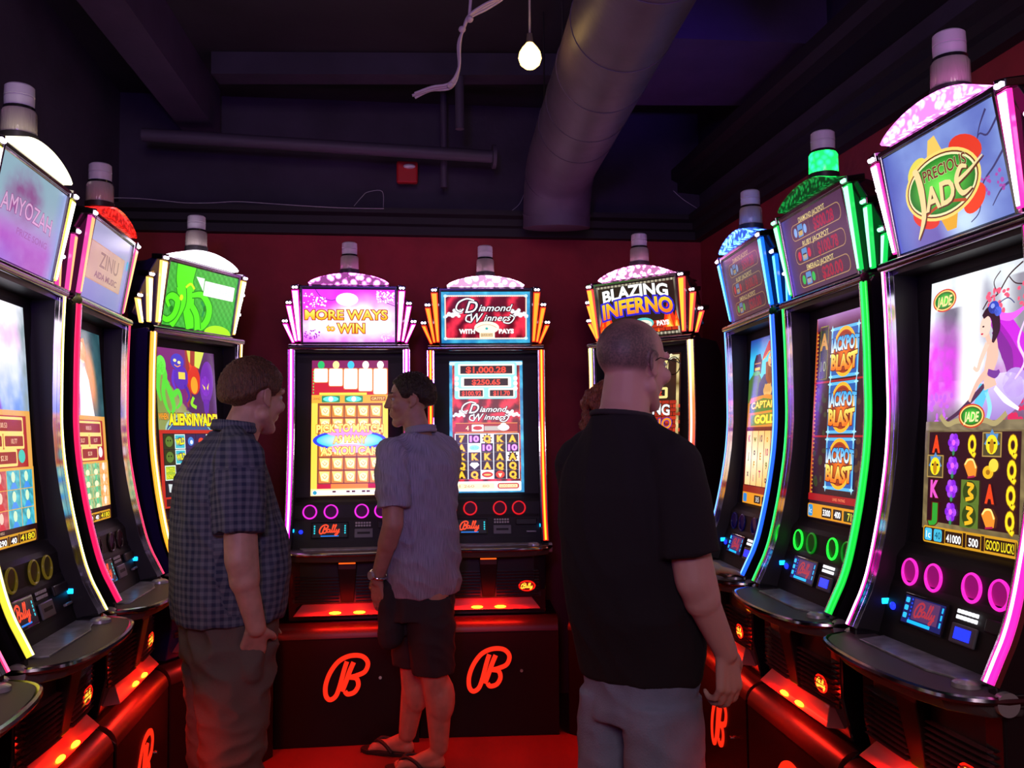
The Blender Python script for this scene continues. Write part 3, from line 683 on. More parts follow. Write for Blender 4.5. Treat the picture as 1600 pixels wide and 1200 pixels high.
def art_jade(c):
    def bg(u, v):
        m = mix(hx('e8f0f4'), hx('a8a8b8'), fbm(u * 0.06, v * 0.05, 3) * 1.8 - 0.4)
        cliff = np.clip(1.3 - np.abs(u - 22) / 14, 0, 1) * (v > 20) * (v < 70) * (0.5 + fbm(u * 0.1, v * 0.08, 5))
        m = mix(m, hx('6a6478'), cliff * 0.9); cl2 = np.clip(1.2 - np.abs(u - 92) / 12, 0, 1) * (v > 8); m = mix(m, hx('7c7484'), cl2 * 0.8)
        pk = np.clip(1.5 - np.hypot((u - 14) / 24, (v - 62) / 26), 0, 1) * (0.4 + fbm(u * 0.14, v * 0.14, 8)); m = mix(m, hx('d838e0'), pk)
        pk = np.clip(1.3 - np.hypot((u - 82) / 26, (v - 78) / 20), 0, 1) * (0.2 + fbm(u * 0.14, v * 0.14, 9)); m = mix(m, hx('b048b8'), pk)
        fall = np.clip(1.4 - np.abs(u - 44) / 11, 0, 1); m = mix(m, (1, 1, 1), fall * 0.95)
        return mix(m, hx('5a3c50'), np.clip((v - 82) / 14, 0, 1) * 0.7)
    c.grid(0, 0, 100, 100, 90, 90, bg); c.layer()
    c.stroke([(56, 26), (62, 20), (70, 18), (80, 8), (92, 2)], 1.1, hx('3c2428')); c.stroke([(70, 18), (66, 10), (72, 4)], 0.8, hx('3c2428')); c.stroke([(80, 9), (86, 14), (96, 16)], 0.8, hx('3c2428')); c.layer()
    circ_blobs(c, 26, 60, 14, 98, 30, 1.8, hx('f05a78'), 4); circ_blobs(c, 20, 4, 78, 30, 96, 2.2, hx('c060e0'), 9); circ_blobs(c, 14, 66, 84, 98, 96, 2.6, hx('d02858'), 3); c.layer()
    # seated figure with long violet hair and a flowing gown
    for pts, ws, cc in (([(64, 30), (78, 38), (88, 50), (98, 56)], [6, 12, 16, 12], hx('c828d8')), ([(66, 34), (78, 48), (90, 64), (99, 72)], [6, 10, 12, 8], hx('a01cb0')), ([(66, 30), (82, 34), (94, 30)], [4, 5, 2], hx('e060e8')), ([(68, 40), (80, 56), (84, 70)], [6, 10, 4], hx('7c2090'))):
        c.stroke(pts, ws, cc); c.layer()
    c.ell(72, 82, 26, 14, lambda u, v: mix(hx('d8c8f4'), hx('9070c0'), (v - 70) / 30), 28, -12); c.ell(88, 74, 11, 9, hx('b494dc'), 20); c.layer()
    c.stroke([(60, 74), (56, 84), (50, 96)], [10, 9, 5], hx('58c0e4')); c.stroke([(70, 76), (80, 84), (92, 90)], [3, 4, 2], hx('f0e8ff')); c.stroke([(62, 78), (66, 88), (64, 96)], [3, 4, 3], hx('90d8f0')); c.stroke([(96, 36), (90, 50), (96, 62), (88, 72)], [1, 2, 2, 1], hx('f0c8ff')); c.layer()
    c.stroke([(22, 96), (36, 90), (52, 80), (60, 74)], [2, 3, 4, 3], hx('4a2848')); c.stroke([(66, 46), (67, 56), (64, 66), (66, 76)], [9, 11, 9, 12], hx('f0b8a2')); c.layer()
    c.stroke([(62, 48), (56, 58), (53, 64), (49, 62)], [4.4, 3.6, 2.8, 2.4], hx('f4c4b0')); c.stroke([(62, 66), (54, 72), (48, 80), (46, 84)], [5, 4, 3, 2.4], hx('ecb4a0')); c.stroke([(63, 66), (70, 68), (74, 66)], [4, 5, 2], hx('6c3090')); c.layer()
    c.stroke([(61, 42), (64, 48)], 4, hx('f0b8a2'), 0); c.ell(59.5, 37, 5.2, 7, hx('f6cab8'), 20, 12); c.layer()
    c.stroke([(57, 31), (62, 28), (68, 31), (70, 40), (67, 48)], [3, 6, 8, 7, 2], hx('2c1420')); c.ell(67, 26, 5, 4, hx('3048b8')); c.ell(71, 29, 3.4, 3, hx('5068e0')); c.layer(); c.ell(66, 25, 2, 1.6, hx('90a0f8'), 8)
    c.stroke([(72, 24), (80, 22), (86, 26)], 0.7, hx('404878')); c.ell(57.6, 37, 1.1, 0.6, BLK, 8); c.ell(56.6, 41.6, 1.3, 0.6, hx('c02040'), 8); c.layer()
    jade_badge(c, 16, 14, 0.62); c.text('JADE', 16, 14.5, 6.5, hx('f0d890'), 17, shear=0.2, off=0.03); c.layer()
    c.grid(0, 96, 100, 103, 20, 3, swatch(hx('4a4030'), hx('a89870'), 0.3, 3)); c.layer()
    c.stroke([(16, 92), (24, 98), (34, 96), (48, 96), (62, 96), (72, 98), (82, 92)], 3.5, hx('a89868')); c.layer(); jade_badge(c, 49, 93, 0.62); c.text('JADE', 49, 93.5, 6, hx('e8e0a0'), 15, shear=0.2, off=0.03)
    c.layer(); c.grid(0, 102, 100, 168, 24, 24, swatch(hx('4a3c28'), hx('9a8858'), 0.2, 12)); c.layer(); c.rect(5, 103, 96, 163, hx('2c0c14')); c.layer()
    sym = [['A', 'f', 'Q', 'm', 'Q'], ['m', 'f', 'n', 'o', 'Q'], ['K', 'f', 'd', 'A', 'Q'], ['J', 'f', 'd', 'n', 'Q']]
    cc = {'A': hx('f04018'), 'K': hx('e050c0'), 'J': hx('309830'), 'Q': hx('ffd820')}
    for r_ in range(4):
        for q in range(5):
            x = 13 + q * 19; y = 111 + r_ * 15; s_ = sym[r_][q]
            if s_ in cc: c.text(s_, x, y, 10.5, cc[s_], 7, off=0.05, outline=hx('501808') if s_ != 'Q' else hx('a07008'), ow=0.04)
            elif s_ == 'f':
                for k in range(6): c.ell(x + 3.4 * math.cos(k * PI / 3), y - 1 + 3.6 * math.sin(k * PI / 3), 2.8, 2.8, hx('8020d0') if k % 2 else hx('a848f0'), 10)
                c.ell(x, y + 5, 1.4, 2.5, hx('308050')); c.layer(); c.ell(x, y - 1, 2, 2, hx('e060f0'), 8)
            elif s_ == 'm':
                c.rect(x - 9, y - 7.6, x + 9, y + 7.6, hx('a88848')); c.layer(); c.rect(x - 8, y - 6.8, x + 8, y + 6.8, hx('4a4028')); c.layer()
                c.star(x, y - 2, 7.5, 5, 7, hx('5088c0')); c.layer(); c.ell(x, y, 5.5, 6, hx('f0d820'), 14); c.layer(); c.ell(x, y + 1, 2.2, 4.6, hx('b88010'), 10); c.ell(x - 2.6, y - 1, 1.2, 0.8, BLK); c.ell(x + 2.6, y - 1, 1.2, 0.8, BLK)
            elif s_ == 'n': c.poly([(x - 2, y + 6), (x - 7, y - 2), (x - 4, y - 6), (x + 2, y - 6), (x + 6, y - 1), (x + 5, y + 5)], hx('f08828')); c.layer(); c.stroke([(x - 6, y - 2), (x - 3, y - 5), (x + 2, y - 5), (x + 5, y)], 1.3, hx('ffe080')); c.stroke([(x - 3, y + 6), (x + 4, y + 5)], 1.2, hx('a01848'))
            elif s_ == 'o': c.ell(x - 2.4, y + 2, 5, 4, hx('f0b020')); c.ell(x + 2.6, y - 2.4, 4.4, 4, hx('ffd040')); c.layer(); c.ell(x - 2.4, y + 2, 2, 1.6, hx('a06810'))
            elif s_ == 'd': c.rect(x - 9, y - 7.5, x + 9, y + 7.5, hx('587028')); c.layer(); c.ell(x, y, 7, 7, hx('304010')); c.layer(); c.stroke([(x - 4, y + 5), (x + 3, y + 3), (x - 1, y), (x + 3, y - 4), (x - 3, y - 5)], 2.4, hx('f0b020'))
    c.layer(); good_luck(c, 166, 177)
def art_fairy(c, left=True):
    """portrait art over red meter signs and picture reels"""
    if left:
        def bg(u, v):
            m = mix(hx('f8f4ff'), hx('5888d0'), np.clip((v - 30) / 50, 0, 1) * (0.4 + fbm(u * 0.09, v * 0.09, 4)))
            m = mix(m, hx('e8a8e0'), np.clip(1.2 - np.hypot((u - 70) / 30, (v - 24) / 14), 0, 1) * fbm(u * 0.1, v * 0.1, 7) * 1.6)
            m = mix(m, hx('8898a0'), np.clip((u - 82) / 14, 0, 1) * fbm(u * 0.15, v * 0.1, 2) * 1.5)
            return mix(m, hx('7020b0'), np.clip(1.4 - np.abs(u - 42 - 6 * np.sin(v * 0.09)) / 5, 0, 1) * (v > 26) * 0.8)
    else:
        def bg(u, v):
            m = mix(hx('3c6a70'), hx('103038'), fbm(u * 0.07, v * 0.07, 4)); m = mix(m, hx('f8e0e8'), np.clip(1.5 - np.hypot((u - 34) / 26, (v - 52) / 34), 0, 1))
            m = mix(m, hx('e88028'), np.clip(1.5 - np.hypot((u - 66 - (v - 40) * 0.2) / 12, (v - 44) / 26), 0, 1)); return mix(m, hx('e050a0'), np.clip(1.4 - np.hypot((u - 22) / 18, (v - 68) / 12), 0, 1))
    c.grid(0, 0, 100, 84, 50, 46, bg); c.layer()
    if not left:
        c.ell(46, 22, 8, 10, hx('f0c8a8'), 16, -10); c.poly([(36, 24), (40, 10), (52, 8), (58, 22), (60, 40), (52, 30), (40, 28)], hx('d87820')); c.poly([(30, 84), (36, 44), (50, 34), (60, 46), (72, 84)], hx('f4e4d8')); c.layer()
    else:
        c.ell(20, 66, 8, 9, hx('e8b8a0')); c.poly([(4, 84), (14, 72), (28, 74), (36, 84)], hx('d8a8d8')); c.layer()
    c.rect(0, 80, 100, 122, hx('d89c48')); c.layer(); c.rect(2, 84, 92, 122, hx('a01818')); c.layer()
    for (x0, y0, x1, y1, t_) in ((16, 87, 84, 95.5, '8.00.53'), (16, 99, 47, 106.5, '50.27'), (52, 99, 84, 106.5, '10.77'), (28, 110.5, 70, 119, '$2.30')):
        c.rect(x0 - 2, y0 - 2, x1 + 2, y1 + 2, hx('f0cc70'), 1.5); c.layer(); c.rect(x0, y0, x1, y1, hx('8a1414'), 1); c.layer(); c.text(t_, (x0 + x1) / 2, (y0 + y1) / 2, 3.6, hx('f0c8a0'))
    c.ell(80, 114, 6, 5, hx('30b8a8') if left else hx('f0e0e0')); c.layer()
    c.rect(0, 122, 100, 166, hx('d8a040')); c.layer()
    for r_ in range(3 if left else 4):
        hgt = 13.6 if left else 10.2
        for q in range(4):
            x = 4 + q * 23.4; y = 124 + r_ * (hgt + 0.5)
            if left: a, b = ((hx('701018'), hx('f08088')) if q < 2 else (hx('106878'), hx('68e0f0')))
            else: a, b = ((hx('1c6838'), hx('e0f0b8')) if q < 3 else (hx('e87020'), hx('ffe8c0')))
            c.grid(x, y, x + 22.4, y + hgt, 8, 6, lambda u, v, a=a, b=b, r_=r_, q=q: mix(a, b, fbm(u * 0.35 + q * 5, v * 0.35, r_ + q)))
    c.layer()
    for r_ in range(3 if left else 4):
        hgt = 13.6 if left else 10.2
        for q in range(4):
            x = 4 + q * 23.4 + 11; y = 124 + r_ * (hgt + 0.5) + hgt * 0.35
            if left: c.ell(x, y, 3.4, 4, hx('f0c0b0') if q < 2 else hx('c8e8c0'), 10); c.poly([(x - 6, y + 8.5), (x - 2, y + 4), (x + 3, y + 4), (x + 7, y + 8.5)], hx('c02838') if q < 2 else hx('3888e0'))
            elif q < 3: c.ell(x, y + 4.5, 5.4, 2.8, hx('f8e8b8'), 12); c.ell(x, y - 1, 2.6, 3.4, hx('50c088'), 8)
            else: c.ell(x, y, 3.6, 4, hx('fff0e0'), 8)
    c.layer(); c.rect(0, 165, 100, 178, hx('240a0a')); c.layer(); c.text('PLAY 4 REELS', 34, 167, 1.8, hx('d0b090')); good_luck(c, 169, 177.5, t1='1290', t2='40', t3='4180')
def art_alien(c):
    def bg(u, v):
        a = np.arctan2(v - 70, u - 48)
        m = mix(hx('7a9038'), hx('a8a078'), fbm(u * 0.06, v * 0.06, 1)); m = np.where(((a > -2.3) & (a < -1.57))[..., None], np.array(hx('782070')), m)
        m = np.where(((a > -1.57) & (a < -1.15))[..., None], np.array(hx('a03018')), m); return np.where((a >= -1.15)[..., None] * (a < 0.4)[..., None], np.array(hx('4a1c58')), m)
    c.grid(0, 0, 100, 92, 40, 40, bg); c.layer()
    c.poly([(52, 0), (58, 0), (56, 22)], hx('d8d040')); c.poly([(66, 0), (82, 0), (72, 20), (64, 18)], hx('d8e050'))
    for pts in ([(6, 18), (14, 30), (10, 50), (14, 66), (20, 74)], [(12, 34), (24, 52), (34, 48), (38, 60), (30, 68)], [(6, 22), (2, 44), (6, 60)], [(20, 48), (26, 66), (20, 76)]): c.stroke(pts, [8, 7, 5, 2.5], hx('58d838'))
    c.ell(8, 20, 8, 11, hx('68e848')); c.layer()
    c.ell(35, 14, 11, 9, hx('4038c0')); c.ell(40, 32, 12, 14, hx('5828b0')); c.stroke([(30, 24), (26, 36), (30, 46)], [6, 4, 3], hx('6030c8')); c.stroke([(46, 40), (52, 52), (48, 60)], [5, 4, 2], hx('4a20a0'))
    c.ell(62, 34, 11, 17, hx('d83018')); c.poly([(54, 12), (60, 18), (56, 24)], hx('e84820')); c.stroke([(60, 54), (56, 62), (64, 66)], 4, hx('90e020'))
    c.ell(84, 36, 12, 26, hx('7028a8'), 24, 8); c.ell(82, 40, 8, 12, hx('8a38c8')); c.poly([(76, 56), (88, 56), (84, 76), (78, 74)], hx('6020a0')); c.layer()
    c.ell(31, 13, 2.6, 1.8, hx('fff0a0')); c.ell(38, 15, 2.6, 1.8, hx('fff0a0')); c.stroke([(30, 18), (35, 20), (40, 18)], 1.2, hx('ffa040')); c.rect(36, 26, 47, 34, hx('ffd850')); c.ell(62, 40, 6, 10, hx('f0a020')); c.poly([(76, 38), (81, 42), (80, 45)], hx('ffe050')); c.poly([(88, 36), (84, 42), (86, 45)], hx('ffe050')); c.layer()
    c.ell(50, 92, 40, 20, hx('a0c8b8'), 32); c.layer(); c.ell(50, 94, 38, 19, hx('385088'), 32); c.layer(); c.stroke([(14, 92), (30, 80), (50, 76), (70, 80), (86, 92)], 1, hx('90e0d0')); c.layer()
    c.text('WHEN', 8, 77, 6.5, hx('f0a028'), 15, off=0.04, outline=hx('601c08')); c.text('ALIENS', 35, 80, 12, hx('f0e818'), 36, off=0.05, outline=hx('701408')); c.text('INVADE!', 77, 80, 13, hx('f0e818'), 44, off=0.05, outline=hx('701408')); c.layer()
    c.rect(0, 92, 100, 178, hx('c02818')); c.layer(); c.rect(5, 96, 95, 166, hx('180c1c')); c.layer()
    for r_ in range(4):
        for q in range(5):
            x = 6 + q * 17.8; y = 97 + r_ * 17.2; k = (r_, q)
            cc = hx('283010') if q == 0 and r_ < 2 else hx('38b8c8') if q == 1 and r_ < 2 else hx('281850') if q in (2, 3) else hx('b040c0') if q == 4 else hx('18101c')
            if k == (2, 0): cc = hx('a8c838')
            c.rect(x, y, x + 17, y + 16.4, cc); 
            if q == 1 and r_ < 2 or k == (2, 0) or q == 4: c.layer(); c.frame(x, y, x + 17, y + 16.4, 1, hx('e8f8f0'))
    c.layer()
    for r_ in range(4):
        for q in range(5):
            x = 14.5 + q * 17.8; y = 105 + r_ * 17.2
            if q == 1 and r_ < 2: c.ell(x, y, 6, 5, hx('2050a0')); c.layer(); c.text('WILD', x, y, 6.5, hx('f0f020'), 14, off=0.05, rot=-6, outline=hx('503008'))
            elif (r_, q) == (2, 0): c.text('BATTLE', x, y - 3, 4.5, hx('e8f030'), 14, off=0.04, outline=hx('304808')); c.text('BONUS', x, y + 4, 4.5, hx('e8f030'), 14, off=0.04, outline=hx('304808'))
            elif q == 0 and r_ < 2: c.ell(x, y, 6, 6, hx('587828')); c.layer(); c.ell(x - 2, y - 1, 1, 1, BLK); c.ell(x + 2, y - 1, 1, 1, BLK)
            elif q == 2: c.ell(x, y, 5, 5, hx('4080d8')); c.layer(); c.ell(x + 1, y + 1, 2.4, 2.4, hx('e8f0ff'))
            elif q == 3: c.ell(x, y, 5, 4, hx('e04028')); c.layer(); c.ell(x, y + 4, 5, 2, hx('68a8d8'))
            elif q == 4: c.ell(x, y, 5, 5, hx('7020a0')); c.layer(); c.ell(x, y, 2.4, 2.4, hx('ffe060'))
            elif r_ >= 2: c.poly([(x - 5, y - 5), (x + 5, y - 4), (x + 3, y + 5), (x - 4, y + 4)], hx('d0d8d8')) if q != 1 else c.star(x, y, 6, 2, 5, hx('c060f0'))
    c.layer(); c.rect(5, 168, 95, 176, hx('300c10')); c.layer(); c.text('2200   80', 50, 172, 4, WHT)

# ---------------------------------------------------------------- top displays (100 x 57)
def top_ways(c):
    def bg(u, v):
        m = mix(hx('d828f0'), hx('f060ff'), fbm(u * 0.05, v * 0.08, 3)); lum = np.clip(1.6 - np.hypot((u - 76) / 34, (v - 36) / 22), 0, 1) + np.clip(1.5 - np.hypot((u - 14) / 22, (v - 42) / 16), 0, 1) + np.clip(1.3 - np.hypot((u - 50) / 34, (v - 40) / 22), 0, 1)
        m = mix(m, (1, 0.98, 1), lum * (0.5 + 0.8 * fbm(u * 0.09, v * 0.09, 5))); return mix(m, hx('c030d8'), np.clip((v - 44) / 14, 0, 1) * fbm(u * 0.08, v * 0.1, 9))
    c.grid(0, 0, 100, 57, 70, 40, bg); c.layer()
    c.stroke([(14, 0), (20, 8), (30, 12), (36, 11)], 0.7, hx('702080')); c.stroke([(20, 8), (19, 14)], 0.6, hx('702080')); c.stroke([(84, 8), (90, 14), (100, 18)], 0.7, hx('702080')); c.layer()
    circ_blobs(c, 60, 80, 2, 99, 14, 1.1, hx('fff0ff'), 2); circ_blobs(c, 30, 12, 9, 26, 18, 1.0, hx('fff0ff'), 3); circ_blobs(c, 20, 2, 4, 14, 20, 0.9, hx('fff0ff'), 5); circ_blobs(c, 26, 2, 44, 18, 54, 1.0, hx('a828c0'), 6); circ_blobs(c, 26, 84, 44, 99, 56, 1.0, hx('ffd8ff'), 8)
    c.ell(48, 11, 12, 7, (1, 1, 1), 20); c.layer()
    c.text('MORE WAYS', 47, 27.5, 10, None, 88, off=0.02, outline=hx('b03c08'), ow=0.065, grad=(hx('fff070'), hx('ffb010'))); c.layer(); c.text('to', 30, 41.5, 7, None, off=0.015, outline=hx('b84810'), ow=0.05, grad=(hx('fff070'), hx('ffb010')))
    c.layer(); c.text('WIN', 52, 42, 10, None, 29, off=0.02, outline=hx('b03c08'), ow=0.065, grad=(hx('fff070'), hx('ffb010')))
def top_diamond(c):
    c.grid(0, 0, 100, 57, 40, 24, swatch(hx('0a58a0'), hx('60e0f8'), 0.14, 6)); c.layer(); c.rect(4, 4, 96, 53, hx('f8d8c0')); c.layer(); c.grid(5.5, 5.5, 94.5, 51.5, 60, 34, satin(5)); c.layer()
    for k in range(46): c.ell(6 + k * 1.95, 5.3, 0.6, 0.6, WHT, 6); c.ell(6 + k * 1.95, 51.7, 0.6, 0.6, WHT, 6)
    for (x, y) in ((5, 5), (95, 5), (5, 52), (95, 52), (4.5, 28), (95.5, 28)): c.ell(x, y, 2.2, 1.8, hx('c8e8f8'), 10)
    c.layer(); diamond_script(c, 51, 18, 1.0); c.layer(); c.ell(51, 40, 14, 7, hx('fff4e0')); c.rect(43, 41, 60, 51.5, hx('fff4e0')); c.layer(); c.stroke([(40, 40), (45, 37.5), (51, 36.6), (57, 37.5), (62, 40)], 0.6, hx('d0a880')); c.ell(51, 41, 1.6, 1.4, hx('30b0b0'), 10); c.rect(44, 46, 58, 50.5, hx('e8c898')); c.layer()
    c.text('QUICK HITS', 51, 48, 2.4, hx('6a4a3a'), 13); c.text('WITH', 29, 44, 4.6, WHT, 17, off=0.06); c.text('PAYS', 73, 44, 4.6, WHT, 16, off=0.06)
def top_inferno(c):
    c.grid(0, 0, 100, 57, 30, 18, swatch(hx('140a0c'), hx('3a1c10'), 0.08, 6)); c.layer()
    for x0 in (0, 97): c.rect(x0, 0, x0 + 3, 57, lambda u, v: mix(hx('3a342c'), hx('d8ccb0'), 0.5 + 0.5 * np.sin(v * 3)))
    for y0 in (0, 54.5): c.grid(0, y0, 100, y0 + 2.5, 60, 1, lambda u, v: mix(hx('3a342c'), hx('d8ccb0'), 0.5 + 0.5 * np.sin(u * 2.4)))
    for y in range(42, 54, 4):
        for x in range(66, 96, 8): c.rect(x, y, x + 7.2, y + 3.3, hx('c02c14'))
    c.layer(); flames(c, 4, 54, 14, 32, 34, 5); flames(c, 86, 50, 96, 32, 32, 8); flames(c, 20, 54, 80, 60, 12, 9)
    c.text('BLAZING', 49, 12, 12, WHT, 80, off=0.04, arc=3.5, outline=BLK, ow=0.03); c.layer()
    c.text('INFERNO', 50, 28, 15, None, 86, off=0.04, arc=4, outline=hx('2c20c8'), ow=0.09, grad=(hx('ffd020'), hx('ff6a10'))); c.layer()
    c.ell(56, 44, 13, 6, hx('58c8c8')); c.layer(); c.ell(56, 45, 11, 4.6, hx('f0ead8')); c.layer(); c.text('QUICK HITS', 56, 45.5, 2.6, hx('604838'), 15); c.text('WITH', 31, 45, 4, WHT, off=0.04); c.text('PAYS', 80, 45, 4.6, WHT, 14, off=0.06)
def top_jackpots(c, dim=1.0):
    def d(s_): return tuple(x * dim for x in hx(s_))
    c.grid(0, 0, 100, 57, 20, 12, lambda u, v: mix(d('40389a'), d('5a3858'), u / 18) * (1 - 0.12 * (fbm(u * 0.06, v * 0.06, 3)[..., None])))
    c.layer()
    for i, (nm, am, cc) in enumerate((('DIAMOND JACKPOT', '$500.28', '88b8f8'), ('RUBY JACKPOT', '$100.78', 'e02848'), ('EMERALD JACKPOT', '$20.00', '20c858'))):
        y = 12.5 + i * 17.5
        c.rect(14, y - 5.5, 92, y + 6.5, d('c09868'), 5); c.layer(); c.rect(14.6, y - 4.9, 91.4, y + 5.9, d('56304c'), 4.6); c.layer()
        c.text(nm, 50, y - 7.2, 3.6, d('f0d890'), 42, off=0.012); c.text(am, 66, y + 0.8, 8, d('b02040'), 30, off=0.03)
        c.ell(21, y + 0.6, 2.6, 3.4, d(cc)); c.ell(37, y + 0.6, 2.6, 3.4, d(cc)); c.rect(25, y - 4, 33.5, y + 5, d('5898d8'), 1); c.rect(26, y + 0.5, 32.5, y + 4, d('e8b830'), 1); c.layer(); c.rect(43.5, y - 4, 44, y + 5, d('786058')); c.rect(26, y - 0.2, 32.5, y + 0.8, d('302840'))
    c.layer()
def top_jade(c):
    def bg(u, v):
        m = mix(hx('9cb8f0'), hx('5a68b8'), fbm(u * 0.035, v * 0.05, 4) * 1.5 - 0.2); m = mix(m, hx('6a58a8'), np.clip(1.4 - np.hypot((u - 30) / 22, (v - 60) / 26), 0, 1) * 0.8)
        m = mix(m, hx('4a58b0'), np.clip(1 - u / 20, 0, 1)); return mix(m, hx('c8e0ff'), np.clip(1.2 - np.hypot((u - 62) / 20, (v - 52) / 14), 0, 1))
    c.grid(0, 0, 100, 57, 50, 30, bg); c.layer()
    for pts in ([(99, 10), (90, 16), (84, 14), (78, 22)], [(99, 26), (90, 32), (80, 38), (74, 50), (66, 54)], [(99, 42), (92, 44), (84, 50)], [(92, 4), (86, 10), (82, 16)]): c.stroke(pts, [1.4, 0.9, 0.5], hx('3a3468'))
    circ_blobs(c, 24, 74, 34, 96, 44, 1.2, hx('a848a8'), 4); c.layer()
    c.poly([(40, 14), (44, 4), (50, 3), (54, 12)], hx('f0c860')); c.poly([(42, 46), (46, 54), (54, 54), (58, 45)], hx('e8a828')); c.ell(72, 17, 13, 7, hx('e03820'), 20, 20); c.ell(30, 43, 12, 6, hx('e03820'), 20, 20); c.ell(30, 17, 10, 6, hx('e8d858'), 20, -20); c.ell(72, 43, 10, 6, hx('f04018'), 20, -25); c.layer()
    c.ell(48, 29.5, 33, 18, hx('ffd870'), 40); c.layer(); c.ell(48, 29.5, 31, 16.4, hx('6a2c10'), 40); c.layer(); c.ell(48, 29.5, 30, 15.6, hx('f0e8b0'), 40); c.layer(); c.ell(48, 29.5, 28.6, 14.4, lambda u, v: mix(hx('70f050'), hx('0c6a14'), np.hypot((u - 48) / 29, (v - 29) / 15) ** 2), 40); c.layer()
    c.stroke([(30, 42), (48, 39), (66, 42)], 1.6, hx('b84818')); c.layer()
    c.text('PRECIOUS', 53, 21.5, 6, hx('703018'), 37, off=0.02, outline=hx('d8e8a0'), ow=0.02); c.layer()
    for dx, cc in ((0.9, hx('5a2c14')), (0, hx('f0d898'))):
        c.stroke([(26 + dx, 17 + dx), (29 + dx, 18 + dx), (30.5 + dx, 28 + dx), (28.5 + dx, 42 + dx), (20 + dx, 53 + dx)], [2, 5, 5.4, 4, 0.6], cc)
        c.stroke([(84 + dx, 24 + dx), (72 + dx, 28.5 + dx), (61 + dx, 31.5 + dx)], [0.6, 1.8, 2.6], cc); 
        c.text('AD', 45 + dx, 34 + dx, 12, cc, 26, off=0.03, shear=0.15); c.stroke([(71 + dx, 26 + dx), (66 + dx, 25 + dx), (61 + dx, 31 + dx), (64 + dx, 38 + dx), (72 + dx, 37 + dx)], [1.6, 2.6, 3.4, 3, 0.8], cc); c.layer()
def top_misty(c):
    def bg(u, v):
        m = mix(hx('8fb0c0'), hx('b070c8'), np.clip((v - 22) / 22, 0, 1)); m = mix(m, hx('a040b8'), np.clip((v - 34) / 12, 0, 1) * fbm(u * 0.1, v * 0.16, 2) * 1.2); m = mix(m, hx('88a0d8'), np.clip((u - 84) / 16, 0, 1))
        m = mix(m, hx('8c70e0'), np.clip((v - 44) / 12, 0, 1) * np.clip(1 - u / 60, 0, 1)); tr = np.clip(1.5 - np.hypot((u - 40) / 22, (v - 18) / 13), 0, 1) * (fbm(u * 0.14, v * 0.2, 9) * 1.5); return mix(m, hx('8a5088'), tr * 0.85)
    c.grid(0, 0, 100, 57, 60, 36, bg); c.layer(); c.text('AMYOZAH', 48, 26, 10, hx('d8a8d0'), 74, off=0.0, shear=-0.05, outline=hx('90508c'), ow=0.03, arc=2); c.layer(); c.text('PRIZE SONG', 60, 38, 4, hx('9858a0'), 46)
def top_parchment(c):
    c.grid(0, 0, 100, 57, 24, 16, lambda u, v: mix(hx('a8a8cc'), hx('7a78c8'), v / 57 + 0.3 * fbm(u * 0.05, v * 0.05, 2) - 0.1)); c.layer()
    c.grid(4, 15, 88, 43, 20, 8, swatch(hx('c09090'), hx('d8a890'), 0.1, 4)); c.frame(4, 15, 88, 43, 0.8, hx('c88870')); c.layer(); c.text('ZINU', 52, 25, 11, hx('9a6868'), 46, off=0.02, shear=-0.1, outline=hx('dcae98'), ow=0.03); c.text('AIDA MUSIC', 50, 37, 4.5, hx('8a4a68'), 54, off=0.03); c.ell(96, 18, 3, 4, hx('20b0d8'))
def top_tentacle(c):
    c.grid(0, 0, 100, 57, 50, 30, lambda u, v: mix(hx('309828'), hx('50c848'), 0.5 + 0.5 * np.sin(u * 0.9) * np.sin(v * 0.8 + u * 0.1))); c.layer()
    G = hx('58f818'); D = hx('1c8c10')
    for pts, ws in (([(24, -2), (24, 14), (30, 26), (34, 40), (40, 57)], [26, 22, 18, 14, 10]), ([(20, 20), (24, 34), (20, 46), (14, 57)], [12, 10, 8, 6]), ([(8, 40), (4, 34), (10, 30), (18, 34), (16, 46), (8, 52), (0, 50)], [3, 4, 6, 7, 6, 5, 4]), ([(36, 26), (50, 24), (62, 34), (62, 46), (54, 54), (50, 44)], [4, 6, 8, 8, 6, 3]), ([(38, 36), (46, 44), (50, 57)], [6, 7, 8])):
        c.stroke(pts, [w_ + 2.4 for w_ in ws], D); c.layer(); c.stroke(pts, ws, G); c.layer()
    c.stroke([(50, 30), (55, 36), (54, 44)], 2, hx('189048')); c.ell(80, 58, 20, 8, hx('b0f820')); c.layer(); c.stroke([(26, 20), (32, 16), (38, 20)], 2.4, hx('d0f020')); c.ell(22, 30, 2.4, 2.8, hx('d8f020')); c.ell(11, 42, 2.4, 3, hx('107818')); c.ell(56, 36, 2, 3, hx('107818'))
    c.poly([(38, 8), (50, 8), (50, 20)], hx('f0fff0')); c.layer(); c.rect(51, 10, 96, 24, WHT, 1); c.layer(); c.text('RESERVED', 73.5, 17, 5, hx('d8f8e0'), 38)
